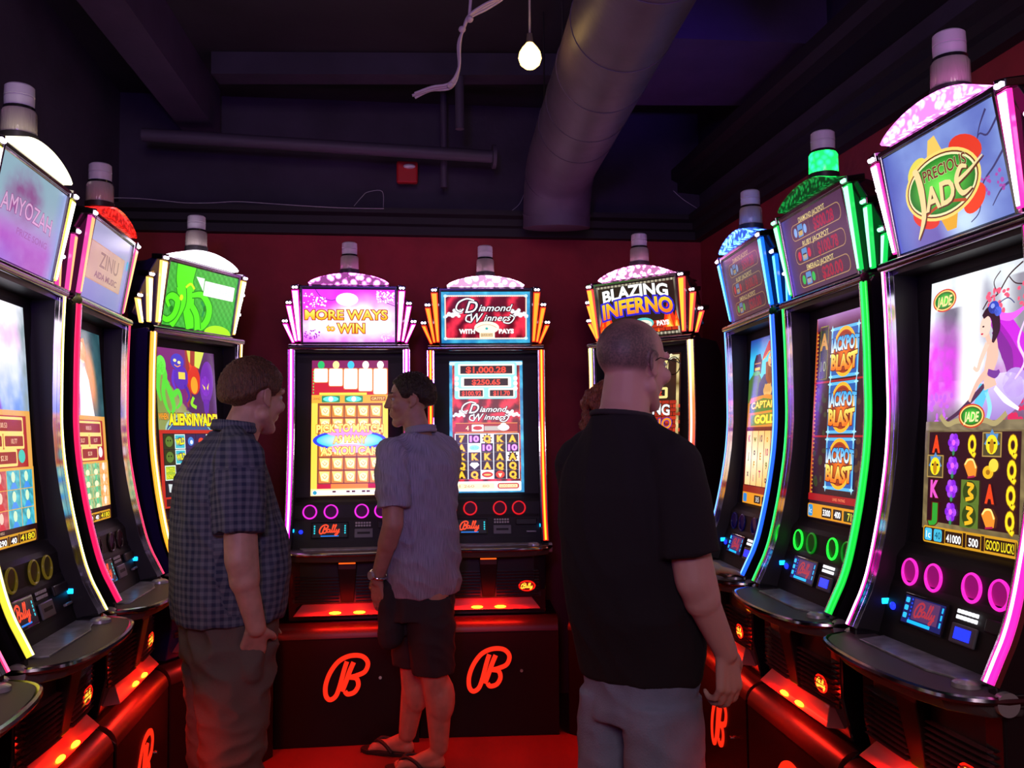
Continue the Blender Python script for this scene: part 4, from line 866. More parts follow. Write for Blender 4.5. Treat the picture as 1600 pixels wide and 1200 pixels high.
# ================================================================== slot machines
BASE = 0.93                     # ez of the machine's foot is -0.93
STRIP = [(0.0, 0.466), (0.004, 0.32), (0.004, 0.16), (0.002, 0.05), (-0.008, -0.06), (-0.024, -0.16), (-0.044, -0.26), (-0.074, -0.38), (-0.098, -0.448), (-0.121, -0.495), (-0.146, -0.545)]
SCR_T = (0.080, 0.414); SCR_B = (0.023, -0.303)
def scr_map(u, v, lift):
    y = SCR_T[0] + (SCR_B[0] - SCR_T[0]) * v; z = SCR_T[1] + (SCR_B[1] - SCR_T[1]) * v
    return ((u - 0.5) * 0.402, y - lift - 0.0005, z + BASE)
TT = Vector((0, -0.031, 0.782)); TB = Vector((0, 0.015, 0.507)); tdir = (TB - TT).normalized(); tn = Vector((0, tdir.z, -tdir.y)).normalized()
if tn.y > 0: tn = -tn
def top_map(u, v, lift):
    p = TT + (TB - TT) * v + tn * (lift + 0.0005); return ((u - 0.5) * 0.484, p.y, p.z + BASE)
def toploc(x, v, lift=0.0):
    """point on the tilted plane of the top display: x sideways, v from top (0) to bottom (1)"""
    p = TT + (TB - TT) * v + tn * lift; return Vector((x, p.y, p.z))
CACHE = {}
def cm(key, fn, smooth=False):
    if key not in CACHE: CACHE[key] = fn().mesh(key, smooth, BASE)
    return CACHE[key]
BEZ = [(0.088, 0.466), (0.086, 0.43), (0.0805, 0.40), (0.084, 0.25), (0.078, 0.10), (0.062, -0.05), (0.046, -0.18), (0.026, -0.31), (-0.002, -0.335), (-0.012, -0.35), (-0.022, -0.415), (-0.030, -0.43), (-0.062, -0.535), (-0.075, -0.57)]
def g_body():
    mb = MB()
    front = [(y + 0.006, z) for y, z in STRIP]
    prof = front + [(-0.14, -0.60), (0.30, -0.60), (0.30, 0.40), (0.24, 0.475), (0.02, 0.485)]
    for x0, x1 in ((-0.318, -0.283), (0.283, 0.318)): mb.prism(prof, x0, x1)
    bz = BEZ + [(0.29, -0.59), (0.29, 0.40), (0.235, 0.466)]
    # lower cabinet
    mb.prism([(-0.115, -0.598), (-0.115, -0.80), (-0.085, -0.93), (0.30, -0.93), (0.30, -0.598)], -0.30, 0.30)
    mb.prism([(0.02, 0.486), (0.24, 0.474), (0.24, 0.445), (0.02, 0.468)], -0.2835, 0.2835)
    mb.prism([(0.29, -0.60), (0.29, 0.45), (0.31, 0.40), (0.31, -0.60)], -0.284, 0.284)
    return mb
def g_surround():
    mb = MB(); mb.prism([(y + 0.003, z) for y, z in BEZ] + [(0.20, -0.57), (0.20, 0.44)], -0.2825, 0.2825); return mb
def g_reveal():
    mb = MB()
    for s in (-1, 1):
        mb.prism([(y + 0.012, z) for y, z in STRIP] + [(-0.07, -0.56), (-0.03, -0.43), (0.02, -0.31), (0.08, 0.1), (0.084, 0.46)], s * 0.281 - 0.0015, s * 0.281 + 0.0015)
    mb.prism([(0.006, 0.466), (0.088, 0.460), (0.088, 0.452), (0.010, 0.452)], -0.28, 0.28)
    return mb
def sweep_strip(x0, x1, off0, off1, n=40):
    P = smooth_path([Vector((0, y, z)) for y, z in STRIP], 4); rings = []
    for i, p in enumerate(P):
        t = (P[min(i + 1, len(P) - 1)] - P[max(i - 1, 0)]).normalized(); q = Vector((0, t.z, -t.y)); q = q if q.y < 0 else -q
        a = p + q * off0; b = p + q * off1; rings.append([(x0, a.y, a.z), (x1, a.y, a.z), (x1, b.y, b.z), (x0, b.y, b.z)])
    return MB().loft(rings)
def half_round(xc, wd, off, h):
    P = smooth_path([Vector((0, y, z)) for y, z in STRIP], 4); rings = []
    for i, p in enumerate(P):
        t = (P[min(i + 1, len(P) - 1)] - P[max(i - 1, 0)]).normalized(); q = Vector((0, t.z, -t.y)); q = q if q.y < 0 else -q
        rg = []
        for k in range(9):
            a = PI * k / 8; o = p + q * (off + h * math.sin(a)); rg.append((xc + wd * math.cos(a), o.y, o.z))
        rings.append(rg)
    return MB().loft(rings)
def fin_pts(s, i):
    # (x at top outer, x at top inner, v top, x bottom outer, x bottom inner, v bottom, set back)
    T = [(-0.296, -0.259, 0.02, -0.268, -0.251, 0.985, 0.0), (-0.330, -0.299, 0.31, -0.288, -0.273, 1.0, 0.030), (-0.352, -0.325, 0.66, -0.305, -0.291, 1.03, 0.055)][i]
    return [(-s * T[0] if k in (0, 1, 3, 4) and False else T[k]) for k in range(7)]
def g_fin(s, i, core):
    T = fin_pts(s, i); mb = MB(); xo, xi, v0, xo2, xi2, v1, back = T
    if s > 0: xo, xi, xo2, xi2 = -xo, -xi, -xo2, -xi2
    sg = 1 if s > 0 else -1
    e = 0.0055 if core else 0.0
    xo -= sg * e; xi += sg * e; xo2 -= sg * e * 0.7; xi2 += sg * e * 0.7
    f0, f1 = (0.010, -0.004) if not core else (0.0125, 0.0)
    if core: v0 += 0.02; v1 -= 0.02
    a, b = toploc(xo, v0, f0 - back), toploc(xi, v0, f0 - back); c_, d_ = toploc(xi2, v1, f0 - back), toploc(xo2, v1, f0 - back)
    A, B, C, D = (toploc(x, v, f1 - back) for x, v in ((xo, v0), (xi, v0), (xi2, v1), (xo2, v1)))
    mb.add([a, b, c_, d_, A, B, C, D], [(0, 1, 2, 3), (4, 7, 6, 5), (0, 4, 5, 1), (1, 5, 6, 2), (2, 6, 7, 3), (3, 7, 4, 0)])
    return mb
def g_fincap(s, i):
    T = fin_pts(s, i); xo, xi, v0, _, _, _, back = T; sg = 1 if s > 0 else -1
    xo, xi = (abs(xo) * sg, abs(xi) * sg); mb = MB()
    v1 = v0 - 0.012; v2 = v0 - 0.115
    P = [toploc(x, v, f - back) for f in (0.012, -0.05) for x, v in ((xo, v1), (xi, v1), (xi, v2), (xo + sg * 0.004, v2 + 0.03))]
    mb.add(P, [(0, 1, 2, 3), (4, 7, 6, 5), (0, 4, 5, 1), (1, 5, 6, 2), (2, 6, 7, 3), (3, 7, 4, 0)]); return mb
def g_bulb(s, i, k):
    T = fin_pts(s, i); xo, xi, v0, _, _, _, back = T; sg = 1 if s > 0 else -1
    xc = (abs(xo) + abs(xi)) / 2 * sg + (k - 0.5) * 0.015
    return MB().ball(toploc(xc, v0 - 0.05, 0.014 - back), 0.0065, u=10, v=7)
def g_topcase():
    mb = MB(); rings = []
    o = 0.0
    def pt(x, v, back): return tuple(toploc(x, v, -back))
    fr = [pt(-0.252, -0.05, 0.004), pt(0.252, -0.05, 0.004), pt(0.252, 1.06, 0.004), pt(-0.252, 1.06, 0.004)]
    bk = [(-0.235, 0.20, 0.775), (0.235, 0.20, 0.775), (0.235, 0.20, 0.50), (-0.235, 0.20, 0.50)]
    mb.loft([fr, bk])
    # winged housings that carry the fins
    for s in (-1, 1):
        mb.loft([[tuple(toploc(s * 0.245, -0.08, -0.012)), tuple(toploc(s * 0.285, -0.08, -0.02)), tuple(toploc(s * 0.32, 0.45, -0.06)), tuple(toploc(s * 0.33, 0.9, -0.085)), tuple(toploc(s * 0.25, 1.03, -0.012))],
                 [(s * 0.20, 0.17, 0.79), (s * 0.25, 0.17, 0.77), (s * 0.27, 0.17, 0.68), (s * 0.27, 0.17, 0.56), (s * 0.20, 0.17, 0.50)]])
    return mb
def g_neck():
    mb = MB(); mb.prism([(0.012, 0.486), (0.02, 0.512), (0.18, 0.512), (0.22, 0.474)], -0.25, 0.25)
    return mb
def g_topbezel():
    mb = MB(); x = 0.247; v0, v1 = -0.035, 1.045
    for (xa, xb, va, vb) in ((-x - 0.004, x + 0.004, v0 - 0.03, v0 + 0.022), (-x - 0.004, x + 0.004, v1 - 0.03, v1 + 0.02), (-x - 0.004, -x + 0.007, v0, v1), (x - 0.007, x + 0.004, v0, v1)):
        P = [toploc(q, v, f) for f in (0.008, -0.006) for q, v in ((xa, va), (xb, va), (xb, vb), (xa, vb))]
        mb.add(P, [(0, 1, 2, 3), (4, 7, 6, 5), (0, 4, 5, 1), (1, 5, 6, 2), (2, 6, 7, 3), (3, 7, 4, 0)])
    return mb
def dome_arc(xh, z0, h, n=24):
    return [(xh * (2 * k / n - 1), z0 + h * (1 - (2 * k / n - 1) ** 2) ** 0.75) for k in range(n + 1)]
def g_domehouse():
    mb = MB(); a = dome_arc(0.250, 0.790, 0.036)
    mb.prism([(-0.262, 0.780)] + a + [(0.262, 0.780)], -0.036, 0.16, axis=1); return mb
def g_dome():
    n = 30; rings = []
    for j, (yy, k) in enumerate(((-0.050, 0.86), (-0.058, 0.95), (-0.055, 1.0), (-0.02, 1.0), (0.03, 0.97), (0.05, 0.9))):
        a = dome_arc(0.208 * (0.97 + 0.03 * k), 0.812, 0.052 * k, n); rings.append([(x, yy, z) for x, z in a] + [(0.2, yy, 0.805), (-0.2, yy, 0.805)])
    return MB().loft(rings)
def lathe(prof, cx, cy, seg=24):
    return MB().loft([[(cx + max(r, 1e-4) * math.cos(2 * PI * k / seg), cy + max(r, 1e-4) * math.sin(2 * PI * k / seg), z) for k in range(seg)] for r, z in prof])
def g_ring(x): return MB().torus((x, -0.019, -0.383), 0.0335, 0.0042, Matrix.Rotation(R(-8), 3, 'X'), 32, 8)
def g_cone(x):
    mb = MB(); rings = []
    for r_, y in ((0.034, -0.018), (0.022, -0.008), (0.012, -0.010), (0.004, -0.014)):
        rings.append([(x + r_ * math.cos(2 * PI * k / 24), y, -0.383 + r_ * math.sin(2 * PI * k / 24)) for k in range(24)])
    return mb.loft(rings)
DECK_OUT = [(-0.325, -0.075), (-0.325, -0.150), (-0.300, -0.205), (-0.255, -0.240), (-0.17, -0.262), (-0.085, -0.272), (0, -0.276), (0.085, -0.272), (0.17, -0.262), (0.255, -0.240), (0.300, -0.205), (0.325, -0.150), (0.325, -0.075)]
def g_deck():
    mb = MB(); top = [(x, y, -0.566 + 0.01 * (y + 0.1)) for x, y in DECK_OUT]; bot = [(x * 0.96, y + (0.03 if y < -0.16 else 0.0), -0.615) for x, y in DECK_OUT]
    mb.loft([top, bot]); return mb
def g_decktrim():
    P = [Vector((x, y, -0.575)) for x, y in DECK_OUT]; return MB().tube(smooth_path(P, 3), 0.0095, 8)
def g_panel():
    mb = MB(); mb.prism([(-0.245, -0.075), (-0.215, -0.165), (0.10, -0.170), (0.16, -0.150), (0.235, -0.140), (0.255, -0.075)], -0.568, -0.5615, axis=2); return mb
RX = (-0.200, -0.092, 0.066, 0.168)
def q_plane(x, t, lift=0.0):
    """lower instrument slope: t from 0 (top) to 1 (bottom)"""
    a = Vector((0, -0.030, -0.43)); b = Vector((0, -0.062, -0.535)); d = (b - a); n = Vector((0, d.z, -d.y)).normalized(); n = n if n.y < 0 else -n
    p = a + d * t + n * lift; return Vector((x, p.y, p.z))
def q_box(x0, x1, t0, t1, f0=0.0, f1=0.006):
    P = [q_plane(x, t, f) for f in (f1, f0) for x, t in ((x0, t0), (x1, t0), (x1, t1), (x0, t1))]
    return MB().add(P, [(0, 1, 2, 3), (4, 7, 6, 5), (0, 4, 5, 1), (1, 5, 6, 2), (2, 6, 7, 3), (3, 7, 4, 0)])
def g_louver(s, j):
    z = -0.700 - j * 0.0155; mb = MB()
    xs = [s * (0.042 + 0.22 * k / 8) for k in range(9)]
    mb.loft([[(x, -0.120 - 0.012 * (1 - (abs(x) / 0.27) ** 2), z), (x, -0.132 - 0.012 * (1 - (abs(x) / 0.27) ** 2), z - 0.003), (x, -0.120 - 0.01 * (1 - (abs(x) / 0.27) ** 2), z - 0.007), (x, -0.112, z - 0.003)] for x in xs]); return mb
def g_belly():
    mb = MB(); mb.prism([(-0.275, -0.112), (-0.20, -0.118), (0, -0.126), (0.20, -0.118), (0.275, -0.112), (0.275, -0.10), (-0.275, -0.10)], -0.835, -0.612, axis=2); return mb
def g_column():
    return MB().loft([[(-0.050, -0.155, -0.625), (0.050, -0.155, -0.625), (0.050, -0.11, -0.625), (-0.050, -0.11, -0.625)], [(-0.046, -0.165, -0.66), (0.046, -0.165, -0.66), (0.046, -0.11, -0.66), (-0.046, -0.11, -0.66)],
                      [(-0.032, -0.135, -0.832), (0.032, -0.135, -0.832), (0.032, -0.11, -0.832), (-0.032, -0.11, -0.832)]])
def g_tray():
    mb = MB()
    mb.loft([[(-0.225, -0.118, -0.838), (0.225, -0.118, -0.838), (0.225, -0.10, -0.838), (-0.225, -0.10, -0.838)], [(-0.268, -0.150, -0.892), (0.268, -0.150, -0.892), (0.268, -0.08, -0.900), (-0.268, -0.08, -0.900)]])
    return mb
LOGO_B = [[(46, 16), (40, 34), (30, 70), (22, 88), (10, 94), (2, 84), (2, 62), (12, 36), (30, 14), (54, 4), (78, 6), (90, 20), (84, 38), (66, 46), (52, 49)], [(52, 49), (66, 52), (70, 66), (62, 80), (48, 84), (42, 78)], [(60, 18), (52, 36), (44, 58), (36, 78)]]
def g_logo(cx, z, k):
    """brush-stroke letter B standing 4 mm proud of the stand's front"""
    mb = MB()
    for pts, w_ in zip(LOGO_B[:2] + [LOGO_B[2]], (9.5, 9.5, 10)):
        P = smooth_path([Vector((cx + (x - 46) * k, -0.1690, z - (y - 47) * k)) for x, y in pts], 6); rings = []
        for i, p in enumerate(P):
            t = P[min(i + 1, len(P) - 1)] - P[max(i - 1, 0)]; t.normalize(); q = Vector((-t.z, 0, t.x)) * w_ * k / 2
            rings.append([tuple(p + q), tuple(p - q), tuple(p - q + Vector((0, 0.012, 0))), tuple(p + q + Vector((0, 0.012, 0)))])
        mb.loft(rings)
    return mb
def two_tone_strip(name, cs, s):
    """light strip whose colour changes along its length, cs = [(height above the floor, colour)]"""
    m = pmat(name, (0.02, 0.02, 0.02), 0.2, emit=(1, 1, 1), es=s); nt = m.node_tree; b = nt.nodes['Principled BSDF']
    tc = nt.nodes.new('ShaderNodeTexCoord'); sp = nt.nodes.new('ShaderNodeSeparateXYZ'); r_ = nt.nodes.new('ShaderNodeValToRGB'); mr = nt.nodes.new('ShaderNodeMapRange')
    mr.inputs[1].default_value = 0.3; mr.inputs[2].default_value = 1.45
    nt.links.new(tc.outputs['Object'], sp.inputs[0]); nt.links.new(sp.outputs[2], mr.inputs[0]); nt.links.new(mr.outputs[0], r_.inputs[0]); nt.links.new(r_.outputs[0], b.inputs['Emission Color'])
    el = r_.color_ramp.elements
    while len(el) < len(cs): el.new(0.5)
    for e_, (p_, c_) in zip(el, cs): e_.position = p_; e_.color = (*srgb(c_), 1)
    return m
lens_off = pmat('clear_candle_lens', (0.60, 0.52, 0.46), 0.12, trans=0.35, bump=0.5, bscale=60, stretch=(1, 1, 0.2))
cap_mat = pmat('candle_cap', (0.62, 0.58, 0.64), 0.35)
white_bulb = glow('white_bulb', (0.95, 0.90, 1.0), 9)
blue_glow = glow('cyan_button_light', hx('10a8ff'), 4); deep_blue = glow('deep_blue_light', hx('1828f0'), 2.5)
orange_core = glow('amber_tray_lamp', hx('ffb818'), 9); red_lit_tray = pmat('tray_plastic_red_lit', (0.50, 0.12, 0.12), 0.35, coat=0.3)  # silver tray; the red light on it is put into its colour
red_logo = glow('red_logo_light', hx('ff2810'), 1.25); amber_slot = glow('amber_slot_light', hx('ff5a18'), 1.5)
key_grey = pmat('light_keys', (0.55, 0.54, 0.56), 0.4); key_lit = glow('lit_white_keys', hx('f0f0f8'), 1.3)
column_mat = pmat('dark_red_column', (0.014, 0.004, 0.005), 0.5, spec=0.25)
belly_mat = pmat('belly_black', (0.018, 0.010, 0.012), 0.4); louver_mat = pmat('louver_black', (0.12, 0.03, 0.035), 0.25)
logo_scr = screen_mat('small_display', 1.2)

def logo_display_mesh(lit):
    c = Canvas(100, 42, 0.0002); c.rect(0, 0, 100, 42, hx('0c0c12') if not lit else hx('181c58')); c.layer()
    if lit:
        c.rect(2, 3, 12, 11, hx('30c0ff'), 2); c.rect(2, 15, 12, 23, hx('30c0ff'), 2); c.rect(2, 27, 12, 35, hx('30c0ff'), 2)
        for k in range(6): c.rect(17, 3 + k * 6, 21, 6 + k * 6, hx('2040e0'), 1)
        c.rect(24, 2, 88, 34, hx('54305c'))
        for k in range(3): c.rect(93, 4 + k * 11, 97, 12 + k * 11, hx('20b8ff'), 1)
        c.rect(16, 36, 74, 41, hx('18b8ff'), 1.5); c.layer(); bally_script(c, 56, 18, 52, hx('a83040'))
    else:
        for x in (4, 92):
            for k in range(4): c.rect(x, 6 + k * 7, x + 4, 11 + k * 7, hx('28c8d8'), 1)
        c.rect(24, 37, 76, 40, hx('1c78e0')); c.rect(20, 3, 80, 35, hx('1c1418')); c.layer(); bally_script(c, 50, 18, 60, hx('ff4a28'))
    def fm(u, v, l): p = q_plane(-0.095 + (u - 0.5) * 0.176, 0.12 + v * 0.66, 0.0065 + l); return (p.x, p.y, p.z + BASE)
    return c.mesh('logo_display', fm)
def badge_mesh():
    c = Canvas(100, 62, 0.0003); c.ell(50, 31, 50, 31, hx('f01408'), 36); c.layer(); c.ell(50, 31, 43, 25, hx('600804'), 36); c.layer(); bally_script(c, 50, 31, 70, hx('ffb030'), 8)
    def fm(u, v, l): return (0.200 + (u - 0.5) * 0.088, -0.133 - l, -0.778 - (v - 0.5) * 0.055 + BASE)
    return c.mesh('maker_badge', fm)
BADGE = badge_mesh(); LOGO_ON = logo_display_mesh(True); LOGO_OFF = logo_display_mesh(False)

def lit(name, c, core=None, s=1.6, sc_=7):
    return glow(name, c, s), glow(name + '_core', core or tuple(0.55 + 0.45 * x for x in c), sc_)

def machine(pose, label, main_art, top_art, strip, fin, dome, ring, main_s=1.5, top_s=1.4, blue_panel=False, lens=None, rings_lit=(1, 1, 1, 1), bulb=None, show_top=True, side=black_gloss, louver_red=1):
    X, Y, th = pose; root = empty('slot_machine', (X, Y, EYE - BASE), th); tag(root, label, 'slot machine', 'slot machines along the walls')
    K = lambda n, key, fn, mat, par=root, sm=False, bev=0.0: link(n, cm(key, fn, sm), mat, par, bev)
    K('cabinet_body', 'cabinet_body', g_body, side, bev=0.006)
    K('screen_surround', 'screen_surround', g_surround, black_matte)
    K('side_reveal', 'side_reveal', g_reveal, black_satin)
    for s in (-1, 1):
        nm = 'L' if s < 0 else 'R'
        K('strip_channel', 'strip_channel' + nm, lambda: sweep_strip(s * 0.300 - 0.0185, s * 0.300 + 0.0185, -0.012, 0.001), chrome)
        st = K('light_strip', 'light_strip' + nm, lambda: half_round(s * 0.300, 0.0135, 0.0015, 0.010), strip[0], sm='auto')
        K('light_core', 'light_core' + nm, lambda: half_round(s * 0.300, 0.0058, 0.0085, 0.0050), strip[1], st, sm='auto')
        K('chrome_edge', 'chrome_edge' + nm, lambda: sweep_strip(s * 0.2855 - 0.0025, s * 0.2855 + 0.0025, 0.0, 0.010), chrome)
        K('pivot_cap', 'pivot_cap' + nm, lambda: MB().cyl((s * 0.315, -0.125, -0.582), (s * 0.333, -0.125, -0.582), 0.026, seg=28), silver, sm='auto')
        K('blue_side_button', 'blue_side' + nm, lambda: MB().box((s * 0.2785, -0.045, -0.475), (0.004, 0.028, 0.016)), blue_glow, bev=0.002)
    K('top_crossbar', 'top_crossbar', lambda: MB().tube([(-0.312, -0.004, 0.478), (0.312, -0.004, 0.478)], 0.0155, 14), dark_chrome, sm='auto')
    link('main_screen', main_art, screen_mat('main_display_%.2f' % main_s, main_s), root)
    K('topper_neck', 'topper_neck', g_neck, black_gloss)
    K('topper_case', 'topper_case', g_topcase, side, bev=0.004)
    K('topper_bezel', 'topper_bezel', g_topbezel, dark_chrome, bev=0.002)
    link('topper_screen', top_art, screen_mat('top_display_%.2f' % top_s, top_s), root)
    for s in (-1, 1):
        for i in range(3):
            nm = 'LR'[s > 0] + str(i)
            f_ = K('light_fin', 'fin' + nm, lambda: g_fin(s, i, False), fin[0], bev=0.002)
            K('light_core', 'fincore' + nm, lambda: g_fin(s, i, True), fin[1], f_)
            cp = K('fin_cap', 'fincap' + nm, lambda: g_fincap(s, i), dark_chrome, bev=0.003)
            for k in range(2): K('bulb', 'bulb%s%d' % (nm, k), lambda: g_bulb(s, i, k), bulb or white_bulb, cp, sm=True)
    K('dome_housing', 'dome_housing', g_domehouse, black_gloss, bev=0.004)
    K('dome_light', 'dome_light', g_dome, dome, sm='auto')
    lp = K('candle_lamp', 'candle_base', lambda: lathe([(0.0, 0.872), (0.052, 0.872), (0.052, 0.893), (0.0, 0.893)], 0, 0.024), black_satin, sm='auto')
    K('lamp_lens', 'lamp_lens', lambda: lathe([(0.0, 0.892), (0.047, 0.892), (0.049, 0.90), (0.048, 0.958), (0.044, 0.966), (0.0, 0.966)], 0, 0.024), lens or lens_off, lp, sm='auto')
    K('lamp_collar', 'lamp_collar', lambda: lathe([(0.0, 0.965), (0.043, 0.965), (0.043, 0.975), (0.0, 0.975)], 0, 0.024), black_gloss, lp, sm='auto')
    K('lamp_cap', 'lamp_cap', lambda: lathe([(0.0, 0.974), (0.040, 0.974), (0.041, 1.003), (0.0385, 1.0045), (0.0385, 1.007), (0.041, 1.0085), (0.040, 1.036), (0.034, 1.041), (0.0, 1.041)], 0, 0.024), cap_mat, lp, sm='auto')
    # lower instrument slope
    for k, x in enumerate(RX):
        K('speaker_ring', 'ring%d' % k, lambda: g_ring(x), ring[0] if rings_lit[k] else ring[1], sm=True)
        K('speaker_cone', 'cone%d' % k, lambda: g_cone(x), ring[2], sm='auto')
    h = K('display_housing', 'display_housing', lambda: q_box(-0.19, 0.0, 0.06, 0.84), black_gloss, bev=0.002)
    link('logo_display', LOGO_ON if blue_panel else LOGO_OFF, logo_scr, h)
    cr = K('card_reader', 'card_reader', lambda: q_box(0.030, 0.125, 0.40, 0.84, 0, 0.008), pmat('card_reader_grey', (0.16, 0.15, 0.17), 0.4), bev=0.003)
    if blue_panel: K('reader_light', 'reader_light', lambda: q_box(0.048, 0.108, 0.48, 0.74, 0.008, 0.0095), deep_blue, cr)
    else: K('card_slot', 'card_slot', lambda: q_box(0.045, 0.110, 0.56, 0.66, 0.008, 0.0086), black_matte, cr)
    for r_ in range(2):
        for q in range(6):
            K('key', 'key%d%d' % (r_, q), lambda: q_box(0.034 + q * 0.0138, 0.0445 + q * 0.0138, 0.08 + r_ * 0.13, 0.17 + r_ * 0.13, 0, 0.004), key_lit if blue_panel else key_grey, bev=0.0015)
    K('bill_slot', 'bill_slot', lambda: q_box(0.150, 0.262, 0.10, 0.40, 0, 0.010), black_satin, bev=0.004)
    K('ticket_slot', 'ticket_slot', lambda: q_box(0.205, 0.258, 0.70, 0.78, 0, 0.012), silver, bev=0.003)
    K('blue_button', 'blue_button', lambda: MB().ball(q_plane(-0.242, 0.50, 0.002), (0.011, 0.007, 0.011), u=12, v=8), deep_blue, sm=True)
    d_ = K('deck', 'deck', g_deck, deck_mat, bev=0.006)
    K('deck_trim', 'deck_trim', g_decktrim, dark_chrome, d_, sm='auto')
    K('button_panel', 'button_panel', g_panel, grey_panel, d_, bev=0.002)
    K('play_button', 'play_button', lambda: lathe([(0.0, -0.569), (0.032, -0.569), (0.030, -0.558), (0.022, -0.553), (0.0, -0.552)], 0.235, -0.155), silver, d_, sm='auto')
    # front below the deck
    K('belly_panel', 'belly_panel', g_belly, belly_mat)
    for s in (-1, 1):
        for j in range(9): K('louver', 'louver%d%d' % (s, j), lambda: g_louver(s, j), louver_mat, sm='auto')
    K('centre_column', 'centre_column', g_column, column_mat, bev=0.004)
    K('slot_light', 'slot_light', lambda: MB().box((0, -0.158, -0.632), (0.084, 0.012, 0.006)), amber_slot, bev=0.002)
    t_ = K('light_tray', 'light_tray', g_tray, red_lit_tray, bev=0.003)
    for s in (-1, 1): K('tray_lamp', 'tray_lamp%d' % s, lambda: MB().ball((s * 0.060, -0.1425, -0.880), (0.030, 0.012, 0.0065), u=16, v=8), orange_core, t_, sm=True)
    link('maker_badge', BADGE, glow_badge, root)
    # the red downlight of the tray
    c_, s_ = math.cos(th), math.sin(th)
    def wpt(x, y, z): return (X + c_ * x - s_ * y, Y + s_ * x + c_ * y, EYE + z)
    for nm_, a_, b_, pw, sx in (('tray_downlight', (0, -0.200, -0.850), (0, -0.42, -1.53), 3.2, 0.34), ('tray_uplight', (0, -0.215, -0.84), (0, -0.10, -0.875), 0.30, 0.20), ('column_light', (0, -0.20, -0.640), (0, -0.11, -0.76), 0.012, 0.09)):
        l = lamp(nm_, 'AREA', wpt(*a_), wpt(*b_), (1.0, 0.012, 0.005), pw, sx, 0.03)
        l.parent = root; l.matrix_parent_inverse = Matrix.Identity(4)
        mw = l.matrix_basis.copy(); l.matrix_basis = (Matrix.Translation((X, Y, EYE - BASE)) @ Matrix.Rotation(th, 4, 'Z')).inverted() @ mw
    return root
glow_badge = screen_mat('badge_light', 2.2)
def stand(pose, label, logo=True):
    X, Y, th = pose; root = empty('machine_stand', (X, Y, 0), th); tag(root, label, 'machine stand', 'cabinet stands under the slot machines')
    H = EYE - BASE - 0.002
    mb = MB().prism([(-0.165, 0.0), (-0.165, H - 0.062), (-0.10, H - 0.005), (-0.08, H), (0.31, H), (0.31, 0.0)], -0.358, 0.358)
    ob('stand_body', mb, stand_mat, root, bevel=0.004)
    cv = [(-0.1665 + 0.070 * (1 - math.cos(R(t))), H - 0.070 + 0.070 * math.sin(R(t))) for t in range(0, 91, 15)]
    ob('ledge', MB().prism(cv + [(-0.09, H - 0.02), (-0.155, H - 0.075)], -0.3565, 0.3565), ledge_mat, root, smooth='auto')
    lg = g_logo(0.0, -1.19, 0.00235); o = ob('logo_letter', lg, red_logo, root, dz=EYE)
    ob('lock', MB().cyl((0.165, -0.163, H - 0.27), (0.165, -0.171, H - 0.27), 0.008, seg=14), chrome, root, smooth='auto')
    return root
ledge_mat = pmat('stand_ledge', (0.028, 0.008, 0.008), 0.36, spec=0.35)  # lighter, redder than the stand body, standing in for the tray's red glow
stand_mat = pmat('stand_laminate', (0.008, 0.004, 0.005), 0.42, bump=0.03, bscale=60, spec=0.22)

POSE = {'B1': (-0.859, 4.677, R(6.7)), 'B2': (-0.139, 4.794, R(2.7)), 'B3': (0.653, 4.549, R(-40.7)), 'R1': (1.009, 3.765, R(-86.6)), 'R2': (1.063, 3.025, R(-84.1)), 'R3': (1.130, 2.267, R(-82.8)),
        'L0': (-1.303, 1.803, R(97.6)), 'L1': (-1.413, 2.555, R(98.0)), 'L2': (-1.524, 3.306, R(98.4)), 'BL': (-1.444, 4.090, R(70.4))}
def art(fn, H, fm, name):
    c = Canvas(100, H); fn(c); return c.mesh(name, fm)
def mainp(fn): return art(fn, 178, scr_map, 'main_screen')
def topp(fn): return art(fn, 57, top_map, 'topper_screen')
def ringm(name, c, s=1.6, cone=None):
    return glow(name + '_ring', c, s), glow(name + '_ring_dim', c, s * 0.12), pmat(name + '_cone', cone or (0.03, 0.012, 0.03), 0.3, emit=srgb(c), es=0.30 if cone else 0.04)

MG = hx('ff20e0')
machine(POSE['B1'], 'slot machine glowing magenta with gold lettering on its pink top display', mainp(art_match), topp(top_ways), lit('magenta', hx('f010d8'), hx('ffa0ff'), 2.0, 6), lit('magenta_fin', hx('f818b0'), hx('ffd0ff'), 2.0, 6),
        glow('magenta_dome', hx('ff70f0'), 7, 0.95, 34), ringm('magenta', hx('d020c0')), 1.5, 1.35)
OR = (hx('f02810'), hx('ffa028'))
machine(POSE['B2'], 'slot machine with orange and red light strips and a blue framed red satin display', mainp(art_diamond), topp(top_diamond), lit('red_orange', hx('e82010'), hx('ff9020'), 1.7, 3.2), lit('orange_fin', hx('e83018'), hx('ffa028'), 1.5, 1.6),
        glow('pinkwhite_dome', hx('ffb8f0'), 9, 0.9, 34), ringm('red', hx('d01018'), 1.2), 1.35, 1.2)
two = two_tone_strip('flame_strip', [(0.0, hx('ff5040')), (0.45, hx('ff3030')), (0.70, hx('ff7030')), (0.95, hx('fff080'))], 2.2)
machine(POSE['B3'], 'slot machine with flame coloured lights and white and orange lettering on its top display', mainp(art_inferno), topp(top_inferno), (two, glow('flame_core', hx('ffd0b0'), 3)), lit('flame_fin', hx('f04040'), hx('ffb030'), 1.6, 1.8),
        glow('rose_dome', hx('ff98e0'), 7, 0.9, 40), ringm('flame', hx('e04018'), 1.2), 1.1, 1.15)
